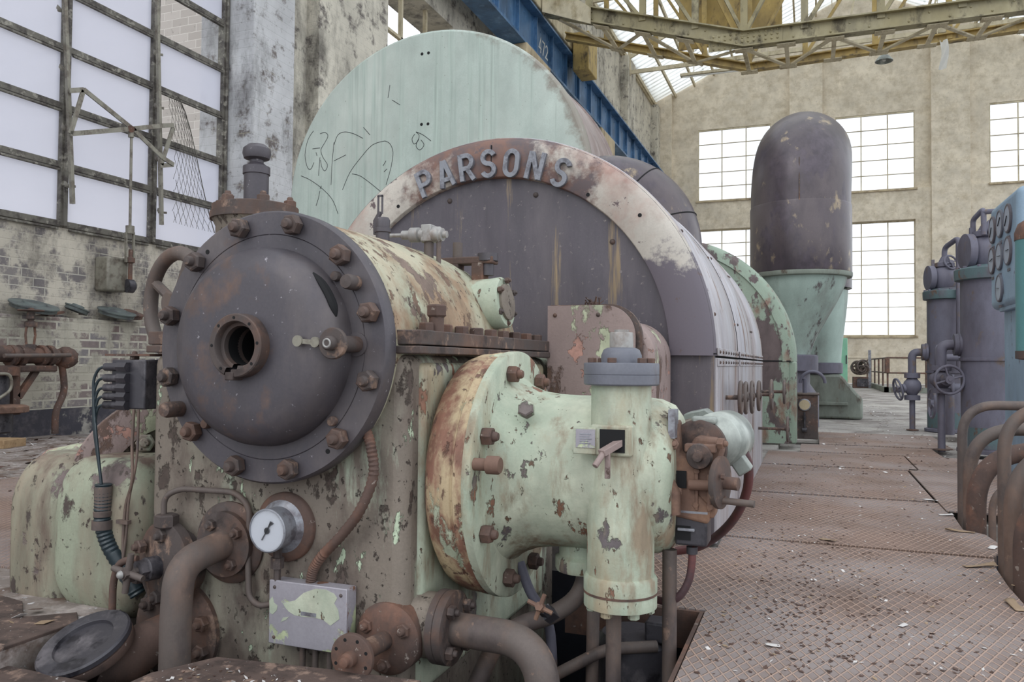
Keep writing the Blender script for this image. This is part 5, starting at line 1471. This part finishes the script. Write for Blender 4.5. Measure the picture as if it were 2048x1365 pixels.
# ================================================================ right side: oil coolers, gauge panel, bent pipes
def cooler(lab, x, y, r, ztop, zband, wtop):
    t = thing('oil_cooler', lab, 'oil cooler', (x, y, 0), 'upright oil coolers')
    build('shell', MB().lathe([(r * 1.15, 0), (r * 1.15, .04), (r, .05), (r, ztop - .1)], (x, y, 0), (0, 0, 1), 48), 'cooler', t)
    build('base_skirt', MB().lathe([(r * 1.01, .06), (r * 1.01, .3)], (x, y, 0), (0, 0, 1), 48, cap0=False, cap1=False), 'teal', t)
    build('middle_ring', MB().lathe([(r, zband - .02), (r * 1.06, zband - .015), (r * 1.06, zband + .015), (r, zband + .02)], (x, y, 0), (0, 0, 1), 48), 'cooler', t)
    fl = build('top_flange', MB().lathe([(r * 1.0, ztop - .13), (r * 1.18, ztop - .12), (r * 1.2, ztop - .06), (r * 1.2, ztop), (r * 1.15, ztop + .01), (r * .7, ztop + .05), (r * .5, ztop + .06)], (x, y, 0), (0, 0, 1), 48), 'teal', t)
    for k in range(12):
        d = 2 * PI * k / 12
        nut(fl, (x + r * 1.08 * math.cos(d), y + r * 1.08 * math.sin(d), ztop + .01), (0, 0, 1), .022, 'cooler', stud=False, name='flange_bolt')
    z = ztop + .05
    tv = build('top_valve', MB().lathe([(r * .5, z), (r * .62, z + .06), (r * .68, z + .16), (r * .6, z + .27), (r * .42, z + .33), (r * .5, z + .34), (r * .5, z + .40), (r * .3, z + .42), (r * .16, z + .5)], (x - .04, y, 0), (0, 0, 1), 36), 'cooler', t)
    build('side_flange', MB().lathe([(r * .5, .16), (r * .66, .17), (r * .66, .25), (r * .4, .26)], (x - .04, y, z + .17), (-1, -.2, 0), 28), 'cooler', tv)
    wheel(tv, (x + .03, y - .12, z + wtop), (.5, -.8, .3), .11, .016, 4, 'cooler', .3, 'valve_wheel')
    build('hinge_clamp', MB().box((x - .22, y - .03, z + .34), (x - .18, y + .03, z + .46)), 'cooler', tv)
    return t
t = cooler('farther dull violet oil cooler with ball-shaped top valve and side wheel', 1.97, 13.9, .29, 2.17, .92, .40)
build('vent_pipe', MB().tube([at(1889, 540, y=13.9), at(1889, 496, y=13.9), at(1917, 476, y=13.6), at(1918, 600, y=13.5), at(1918, 740, y=13.5)], .04, 12, fillet=.08), 'cooler', t)
t = cooler('nearer dull violet oil cooler with teal flange, beside the pale blue gauge panel', 1.97, 10.7, .32, 2.15, 1.09, .42)
build('vent_pipe', MB().tube([at(1946, 470, y=10.7), at(1946, 440, y=10.7), at(1967, 418, y=10.5), at(1968, 470, y=10.5)], .03, 12, fillet=.05).tube([at(1967, 424, y=10.5), at(2000, 422, y=10.4)], .03, 12), 'cooler', t)
t = thing('header_tank', 'teal upright tank between the two violet oil coolers', 'tank', (2.25, 12.3, 0))
build('shell', MB().lathe([(.2, 0), (.2, 2.2), (.16, 2.28), (0, 2.3)], (2.2, 12.4, 0), (0, 0, 1), 32), 'teal', t)

def post_valve(lab, x, y, xf, zf, face):
    """flanged elbow from the cooler, globe valve with wheel, pipe to the floor"""
    t = thing('globe_valve', lab, 'valve', (x, y, 0), 'globe valves on floor pipes')
    s = y / 12.0 * .85
    build('floor_pipe', MB().cyl((x, y, -.02), (x, y, zf - .72 * s), .042, 18), 'cooler', t)
    build('floor_collar', MB().lathe([(.09, 0), (.09, .012), (.05, .02)], (x, y, 0), (0, 0, 1), 20), 'rust', t)
    zb = zf - .55 * s
    b = build('valve_body', MB().lathe([(.05, -.22 * s), (.115, -.215 * s), (.115, -.14 * s), (.07, -.13 * s), (.12, -.06 * s), (.135, 0), (.12, .07 * s), (.07, .13 * s), (.115, .14 * s), (.115, .215 * s), (.05, .22 * s)], (x, y, zb), (0, 0, 1), 32), 'cooler', t)
    build('elbow', MB().tube([(x, y, zb + .2 * s), (x, y, zf), (xf, y, zf)], .06, 20, fillet=.16, fseg=10), 'cooler', t)
    build('elbow_flange', MB().lathe([(.06, -.06), (.13, -.055), (.13, -.01), (.14, -.005), (.14, .03)], (xf, y, zf), (1, 0, 0), 28), 'cooler', t)
    f = Vector(face).normalized()
    wc = Vector((x, y, zb)) + f * .22
    build('spindle', MB().cyl((x, y, zb), wc + f * .03, .02, 12).lathe([(.07, .11), (.07, .15), (.035, .16)], (x, y, zb), f, 16), 'cooler', t)
    wheel(t, wc, f, .165, .017, 4, 'cooler', .3, 'handwheel')
    return t
p = at(1824, 705, y=13.9)
post_valve('globe valve on a floor pipe beside the farther oil cooler, wheel turned left', p.x, 13.9, 1.66, p.z, (-.9, -.25, -.2))
p = at(1882, 690, y=10.75)
t2 = post_valve('globe valve beside the nearer oil cooler, wheel facing the viewer', p.x, 10.75, 1.64, p.z, (.25, -.95, 0))
t = thing('side_valve', 'dark valve wheel and pipe cross low between the two oil coolers', 'valve', (1.62, 12.6, .6))
wheel(t, (1.62, 12.3, 1.13), (1, -.3, 0), .16, .018, 4, 'cooler', .3, 'handwheel')
build('cross_pipe', MB().tube([(1.62, 12.3, 1.13), (1.99, 12.3, 1.13)], .05, 14).tube([(1.55, 12.0, .72), (1.99, 12.2, .72)], .06, 14).tube([(1.7, 11.9, .1), (1.7, 11.9, .9)], .06, 14), 'cooler', t)
wheel(t, (1.58, 12.6, .48), (1, .1, 0), .2, .018, 4, 'cooler', .3, 'handwheel')

# pale blue gauge panel on its column
PX = 1.66
t = thing('gauge_cabinet', 'pale blue cabinet with seven round gauges on a blue column at the right edge', 'cabinet', (1.85, 8.45, 0))
build('cabinet', MB().box((PX, 7.9, 1.56), (2.1, 9.05, 2.585)), 'blue', t, .07, 5)
build('drip_edge', MB().box((PX + .03, 8.0, 1.535), (2.05, 8.8, 1.575)), 'blue', t, .008)
build('column', MB().box((1.745, 8.05, 0), (2.05, 8.9, 1.56)), 'blue', t, .03, 3)
for px, py in ((1987, 460.5), (2002, 448), (2018, 437), (1986, 522), (2001, 513), (2018, 501.5), (2001, 576.6)):
    g = at(px, py, x=PX)
    bz = build('gauge_bezel', MB().lathe([(.132, -.005), (.134, .016), (.126, .022), (.116, .022), (.112, .016)], g, (-1, 0, 0), 36, cap1=False), 'bluegrey', t)
    build('dial', MB().lathe([(.117, .014), (.117, .017)], g, (-1, 0, 0), 32), 'dialdark', bz)
    a = random.uniform(0, 6)
    d = Vector((0, math.cos(a), math.sin(a)))
    build('needle', MB().beam(g + Vector((-.024, 0, 0)) - d * .03, g + Vector((-.024, 0, 0)) + d * .085, .008, .003), 'needle', bz)
    build('tag', MB().box((PX - .006, g.y - .05, g.z - .185), (PX + .003, g.y + .05, g.z - .16)), 'bluegrey', t)
t = thing('teal_tank', 'bright teal upright vessel with brown caps at the right edge of the view', 'vessel', (1.66, 7.2, 0))
q = at(2031, 560, y=7.2)
tx = q.x + .14
build('shell', MB().lathe([(.14, 1.12), (.14, 2.02)], (tx, 7.2, 0), (0, 0, 1), 36), 'tealbright', t)
build('top_cap', MB().lathe([(.145, 2.0), (.145, 2.06), (.12, 2.13), (.06, 2.17), (0, 2.18)], (tx, 7.2, 0), (0, 0, 1), 36), 'rust', t)
build('bottom_cap', MB().lathe([(.10, 1.06), (.145, 1.07), (.145, 1.13)], (tx, 7.2, 0), (0, 0, 1), 36), 'steelrust', t)
build('stand_pipe', MB().cyl((tx, 7.2, 0), (tx, 7.2, 1.08), .04, 14), 'pipe', t)
# bent pipes rising out of the right-hand pit
bent = [(.95, 6.12, .031, .745, .22, 'first bent pipe from the far end, tallest and straightest, at the pit corner'),
        (.955, 5.88, .041, .605, .30, 'second bent pipe from the far end of the row'),
        (.945, 5.62, .056, .49, .36, 'thickest bent pipe, third from the far end of the row'),
        (1.01, 5.50, .021, .30, .18, 'thinnest bent pipe, curving low behind the others'),
        (.91, 4.66, .031, .80, .24, 'tall bent pipe in the middle of the row, turning off near the top'),
        (.90, 4.42, .042, .61, .30, 'thick reddish bent pipe, third from the near end of the row'),
        (.905, 4.25, .044, .44, .28, 'second bent pipe from the near end, reddish and low'),
        (.915, 4.10, .03, .36, .22, 'nearest and lowest bent pipe of the row')]
for x, y, r, z, fr, lab in bent:
    solo('bent_pipe', MB().tube([(x, y, -1.0), (x, y, z), (x + .8, y + .03, z), (x + .8, y + .03, -1.0)], r, 24, fillet=fr, fseg=14), 'pipe' if z > .5 or r < .025 else 'rust', lab, 'pipe', 'bent pipes out of the right-hand pit')

# ================================================================ far end of the hall
t = thing('guard_rail', 'rusty guard rail with low kerb around the stair opening at the far end', 'railing', (2.6, 34, 0))
build('kerb', MB().box((2.6, 33.7, 0), (2.75, 46, .2)).box((2.6, 33.7, 0), (7.5, 33.9, .2)), 'pedestal', t)
ys = [34, 36, 38.2, 40.6, 43.2, 46]
for y in ys[1:]:
    build('post', MB().cyl((2.72, y, .2), (2.72, y, 1.32), .035, 8), 'rust', t)
for x in (2.72, 4.05, 5.4, 6.8):
    build('post', MB().cyl((x, 33.8, .2), (x, 33.8, 1.34), .035, 8), 'rust', t)
for z in (.75, 1.34):
    build('rail', MB().cyl((2.72, 33.8, z), (2.72, 46, z), .03, 8), 'pipe', t)
    build('rail', MB().cyl((2.72, 33.8, z), (7.5, 33.8, z), .03, 8), 'rust', t)
build('switch_box', MB().box((2.6, 33.6, .75), (2.78, 33.75, 1.33)), 'rust', t, .02)
t = thing('grey_post', 'slim grey post standing by the far guard rail', 'post', (2.48, 40.2, 0))
build('shaft', MB().box((2.42, 40.15, 0), (2.54, 40.27, 1.75)), 'bezel', t)
t = thing('tool_crate', 'brown crate under a heap of coiled hose in front of the far guard rail', 'crate', (2.05, 40, 0))
build('case', MB().box((1.75, 39.8, 0), (2.4, 40.5, .5)), 'rust', t, .01)
build('front_panel', MB().box((1.92, 39.77, .06), (2.38, 39.81, .42)), 'blackbox', t)
hs = MB()
for i in range(14):
    c = Vector((2.05 + random.uniform(-.15, .28), 40.1 + random.uniform(-.15, .25), .82 + random.uniform(0, .22)))
    hs.torus(c, (random.gauss(0, .8), -1, random.gauss(0, .6)), random.uniform(.16, .28), .035, 22, 6)
solo('hose_heap', hs, 'pipe', 'heap of coiled grey hose on the brown crate at the far end', 'hose')
t = thing('green_cabinet', 'light green tall cabinet behind the pedestal at the far end', 'cabinet', (1.2, 40, 0))
build('case', MB().box((.9, 39.8, 0), (1.52, 40.6, 2.3)), weathered('light_green_enamel', (132, 190, 160), [], rough=.4), t, .02)
build('door_handle', MB().box((1.45, 39.75, 1.1), (1.5, 39.8, 1.5)), 'blackbox', t)

# ================================================================ left wall
t = thing('valve_manifold', 'rusty pipe manifold with small upright valve on the left wall', 'manifold', (-8.95, 7, .9))
WXm = -8.95
def W(px, py, x=WXm):
    return at(px, py, x=x)
build('main_pipe', MB().cyl(W(-30, 706), W(112, 714), .1, 20), 'rust', t)
for px in (22, 40, 82, 98):
    a = W(px, 712)
    build('pipe_flange', MB().lathe([(.125, -.03), (.13, -.025), (.13, .025), (.125, .03)], a, (0, 1, 0), 24), 'rust', t)
build('rod', MB().cyl(W(8, 712, -8.75), W(141, 711, -8.75), .025, 12), 'pipe', t)
a = W(60, 700)
sv = build('valve_bonnet', MB().lathe([(.09, 0), (.09, .06), (.05, .07)], a, (0, 0, 1), 4).lathe([(.07, .28), (.075, .3), (.07, .34), (.03, .36), (.05, .38), (.045, .46)], a, (0, 0, 1), 16), 'steelrust', t)
for s in (-1, 1):
    build('yoke_arm', MB().tube([a + Vector((0, s * .05, .06)), a + Vector((0, s * .065, .18)), a + Vector((0, s * .05, .3))], .014, 8), 'rust', sv)
build('valve_wheel', MB().lathe([(.0, .47), (.14, .472), (.15, .48), (.14, .49), (.03, .495), (.03, .51), (0, .515)], a, (0, 0, 1), 28), 'rust', sv)
e = W(134, 716)
build('end_cap', MB().lathe([(.09, -.12), (.12, -.1), (.14, -.05), (.14, .0), (.12, .02), (.12, .06), (.08, .08)], e, (-.1, 1, 0), 24), 'rust', t)
for dg in (30, 90, 150, 210, 270, 330):
    nut(t, on_circle(e + Vector((0, .06, 0)), (1, 0, 0), .0, 0) + Vector((math.cos(math.radians(dg)) * .095, 0, math.sin(math.radians(dg)) * .095)), (0, 1, 0), .02, 'rust')
build('drop_pipe', MB().tube(spline([W(123, 728), W(128, 765), W(126, 790), W(112, 825), W(110, 868)], 6), .042, 14), 'rust', t)
br = build('bracket_plate', MB().box((WXm - .1, W(28, 735).y, .84), (WXm + .1, W(105, 735).y, .92)), 'rust', t, .02)
build('bracket_post', MB().beam(W(30, 735), W(30, 830), .06, .09), 'rust', br)
build('bracket_strut', MB().beam(W(36, 795), W(72, 742), .06, .07), 'rust', br)
t = thing('corner_pump', 'rusty round vessel with red lid at the left edge below the manifold', 'pump', (-8.9, 6.5, 0))
a = W(0, 790)
build('cylinder', MB().lathe([(.10, 0), (.14, .02), (.14, .3), (.10, .32), (.10, .78)], (a.x, a.y, .12), (0, 0, 1), 28), 'blackbox', t)
build('head_flange', MB().lathe([(.2, .80), (.2, .90), (.12, .92)], (a.x, a.y, 0), (0, 0, 1), 28), 'rust', t)
build('round_lid', MB().lathe([(.26, .36), (.30, .37), (.30, .43), (.26, .45), (.0, .47)], (a.x, a.y, 0), (0, 0, 1), 36), 'orange', t)
build('bent_tube', MB().tube([W(-8, 748, -8.75), W(22, 748, -8.75), W(24, 780, -8.75), W(-6, 800, -8.75)], .018, 10, fillet=.08), 'linkage', t)
build('drain_hook', MB().tube([W(2, 825), W(6, 840), W(2, 856)], .03, 8), 'rust', t)
# lids lying on the brick ledge
def ledge_lid(px, R, lab, tilt=0.0, brown=False):
    y = at(px, 620, x=-9.62).y
    t = thing('round_lid', lab, 'lid', (-9.4, y, 1.56), 'round lids on the brick ledge')
    ax = Vector((.3, 0, 1)) if not tilt else Vector((.25, tilt, 1))
    c = Vector((-9.60 + R, y, 1.60 + (.05 if tilt else .03)))
    build('rim', MB().lathe([(R * .9, 0), (R, .01), (R, .05), (R * 1.08, .055), (R * 1.08, .07), (R * .55, .08), (R * .5, .10), (0, .10)], c, ax, 32, cap0=False), 'lidgrey' if not brown else 'rust', t)
    build('foot_stub', MB().cyl(c + Vector((.06, R * .2, .03)), c + Vector((.06, R * .2, -.04)), .025, 10), 'pipe', t)
ledge_lid(34, .27, 'widest round lid lying on the brick ledge at the far left')
ledge_lid(133, .15, 'small round lid with rusty inside tipped on the middle of the ledge', .3)
ledge_lid(205, .24, 'flat greenish lid on the brick ledge near the big handwheel')
ledge_lid(238, .18, 'brownish lid overlapping the flat greenish lid on the ledge', 0, True)
y = at(82, 618, x=-9.6).y
solo('scrap_plate', MB().box((-9.7, y - .18, 1.57), (-9.45, y + .24, 1.60), Matrix.Rotation(math.radians(14), 3, 'X')).box((-9.55, y - .05, 1.57), (-9.42, y + .08, 1.68), Matrix.Rotation(math.radians(25), 3, 'X')), 'rust', 'rusty bent scrap plate between the lids on the brick ledge', 'scrap metal')
y = at(8, 885, z=.05)
solo('wood_block', MB().box((y.x - .3, y.y - .25, 0), (y.x + .18, y.y + .12, .09), Matrix.Rotation(.3, 3, 'Z')), 'wood', 'pale wooden block on the littered floor at the left edge', 'wood', bevel=.004)
# window opening gear
t = thing('window_opener', 'grey crank linkage that opens the tall left window', 'window opener', (-9.35, 8.7, 2.4))
LX = -9.40
def L(px, py, x=LX):
    return at(px, py, x=x)
build('lift_bar', MB().beam(L(129, -10), L(145, 408), .05, .05, (1, 0, 0)), 'linkage', t)
build('lift_bar', MB().beam(L(314, -10), L(323, 450), .05, .05, (1, 0, 0)), 'linkage', t)
for pts in (((136, 182), (165, 180), (262, 258), (322, 316), (344, 330)), ((138, 268), (165, 266), (262, 258), (320, 252), (344, 251)), ((164, 182), (138, 268)), ((344, 255), (320, 330)), ((344, 330), (318, 332))):
    m = MB()
    q = [L(x, y, LX + .08) for x, y in pts]
    for k, (a, b) in enumerate(zip(q, q[1:])):
        sh = Vector((.004 * k + .012 * (len(pts) % 3), 0, 0))
        m.beam(a + sh, b + sh, .065, .02, (1, 0, 0))
    build('lever_arm', m, 'linkage', t)
build('pivot', MB().cyl(L(262, 258, LX + .0), L(262, 258, LX + .14), .05, 14), 'rust', t)
build('push_rod', MB().cyl(L(263, 262, LX + .1), L(260, 455, LX + .1), .02, 10).cyl(L(262, 262, LX + .1), L(262, 275, LX + .1), .04, 8), 'linkage', t)
build('fork', MB().cyl(L(260, 452, LX + .1), L(260, 468, LX + .1), .06, 10).beam(L(252, 465, LX + .1), L(252, 525, LX + .1), .03, .03).beam(L(267, 465, LX + .1), L(267, 525, LX + .1), .03, .03), 'linkage', t)
for yv, pxs in ((0, ((115, 20), (120, 138), (125, 258), (130, 372))), (1, ((308, 108), (310, 215), (312, 320), (316, 425)))):
    for px, py in pxs:
        a = L(px, py, -9.5)
        build('stay_clip', MB().lathe([(.03, 0), (.06, .04), (.03, .05)], a, (.6, .5, .6), 8).beam(a, a + Vector((.1, .08, 0)), .03, .03), 'linkage', t)
t = thing('gearbox', 'grey cast gearbox with worm screw on the left wall below the window', 'gearbox', (-9.5, 8.6, 2.2))
a, b = L(207, 512, -9.45), L(247, 586, -9.45)
build('case', MB().box((-9.62, a.y, b.z), (-9.36, b.y, a.z)), 'linkage', t, .03)
build('worm_screw', MB().lathe([(.03, 0), (.03, .30), (.06, .31), (.06, .38), (.03, .39), (.03, .5)], L(260, 568, -9.3), (0, 0, 1), 14), 'rust', t)
build('bevel_gear', MB().lathe([(.04, -.08), (.1, -.07), (.1, .02), (.05, .06)], L(263, 573, -9.3), (.3, 1, 0), 16), 'blackbox', t)

# ================================================================ litter on the floor
def flake(m, x, y, z, s, lift):
    a = random.uniform(0, 2 * PI)
    u = Vector((math.cos(a), math.sin(a), random.gauss(0, lift)))
    w = Vector((-math.sin(a), math.cos(a), random.gauss(0, lift)))
    c = Vector((x, y, z + s * .3 * lift + .002))
    k = random.uniform(.3, .8)
    pts = [c + u * s * random.uniform(.4, .6), c + w * s * k * .5, c - u * s * random.uniform(.4, .6), c - w * s * k * .5]
    th = Vector((0, 0, .0014))
    m.add(pts + [p - th for p in pts], [(0, 1, 2, 3), (7, 6, 5, 4), (0, 4, 5, 1), (1, 5, 6, 2), (2, 6, 7, 3), (3, 7, 4, 0)])
def in_pit(x, y):
    return (-2.62 < x < -.4 and 2.1 < y < 4.45) or (-1.17 < x < -.4 and y < 3.34) or (x > .86 and 3.5 < y < 6.25) or (x < -.5 and 4.4 < y < 11.3 and x > -3.3) or (-4.2 < x < -2.5 and 2.3 < y < 4.2) or (-1 < x < .95 and 13.3 < y < 17.5) or (x < .1 and 10.6 < y < 12)
MF = {'white': weathered('pale_paint_flake', (206, 202, 200), []), 'dark': weathered('rust_flake', (82, 60, 52), []), 'tan': weathered('dry_leaf_litter', (150, 128, 104), [])}
for key, n, lab in (('white', 900, 'scattered pale flakes of fallen paint all over the floor'), ('dark', 1700, 'dark rust flakes and insect husks strewn over the checker plates'), ('tan', 500, 'dry brown leaf litter over the floor')):
    m = MB()
    k = 0
    while k < n:
        sel = random.random()
        if sel < .45:
            x, y = random.uniform(-.4, .88), 1.4 + 7 * random.random() ** 1.5
            if key == 'dark' and random.random() < .6:
                x, y = random.gauss(0, .25), random.gauss(3.4, .7)
            s = random.uniform(.006, .022) if key == 'white' else random.uniform(.008, .026)
        elif sel < .7:
            x, y = random.uniform(-9.2, -2.7), random.uniform(2, 7.5)
            s = random.uniform(.02, .09)
        elif sel < .82:
            x, y = random.uniform(-1.9, -1.2), random.uniform(1.6, 2.14)
            s = random.uniform(.005, .02)
        else:
            x, y = random.uniform(-.4, 1.6), random.uniform(8, 22)
            s = random.uniform(.02, .05)
        if in_pit(x, y) or abs(x) < -1 or not (-.48 < x or x < -1.2):
            continue
        flake(m, x, y, .0, s, .3 if key == 'white' else .18)
        k += 1
    solo({'white': 'paint_flakes', 'dark': 'rust_flakes', 'tan': 'leaf_litter'}[key], m, MF[key], lab, 'litter', kind='stuff')
def scrap(px, py, s, mat, lab, long=.5):
    c = at(px, py, z=0)
    m = MB()
    a = random.uniform(0, 6)
    def fn(u, v):
        x, y = (u - .5) * s, (v - .5) * s * long
        return c + Vector((x * math.cos(a) - y * math.sin(a), x * math.sin(a) + y * math.cos(a), .004 + s * .10 * abs(math.sin(2.5 * u + 2 * v + a)) * (u * u + .1)))
    m.grid(fn, 6, 4)
    o = solo('paper_scrap' if mat == 'white' else 'paint_curl', m, MF[mat], lab, 'litter')
    sd = o.modifiers.new('thickness', 'SOLIDIFY')
    sd.thickness = .0015
scrap(1806, 1254, .04, 'white', 'crumpled white paper scrap in the middle of the near checker plate')
scrap(1860, 1002, .10, 'white', 'flat white scrap on the seam between the second and third plates')
scrap(1892, 1032, .09, 'white', 'white scrap left of the thick bent pipes')
scrap(1985, 1098, .07, 'white', 'white scrap beside the pit of bent pipes')
scrap(1655, 1082, .09, 'tan', 'curled brown flake lying across the first seam', .45)
scrap(1545, 1294, .05, 'white', 'pale curved flake low on the near checker plate')
scrap(1920, 1065, .16, 'tan', 'long peeled paint curl near the bent pipes, behind the first seam', .2)
scrap(1960, 1135, .17, 'tan', 'long peeled paint curl in front of the first seam at the right', .2)
scrap(2030, 1215, .14, 'tan', 'peeled paint curl at the right edge of the near plate', .3)
scrap(1478, 1026, .035, 'white', 'small white scrap at the foot of the pale cladding')
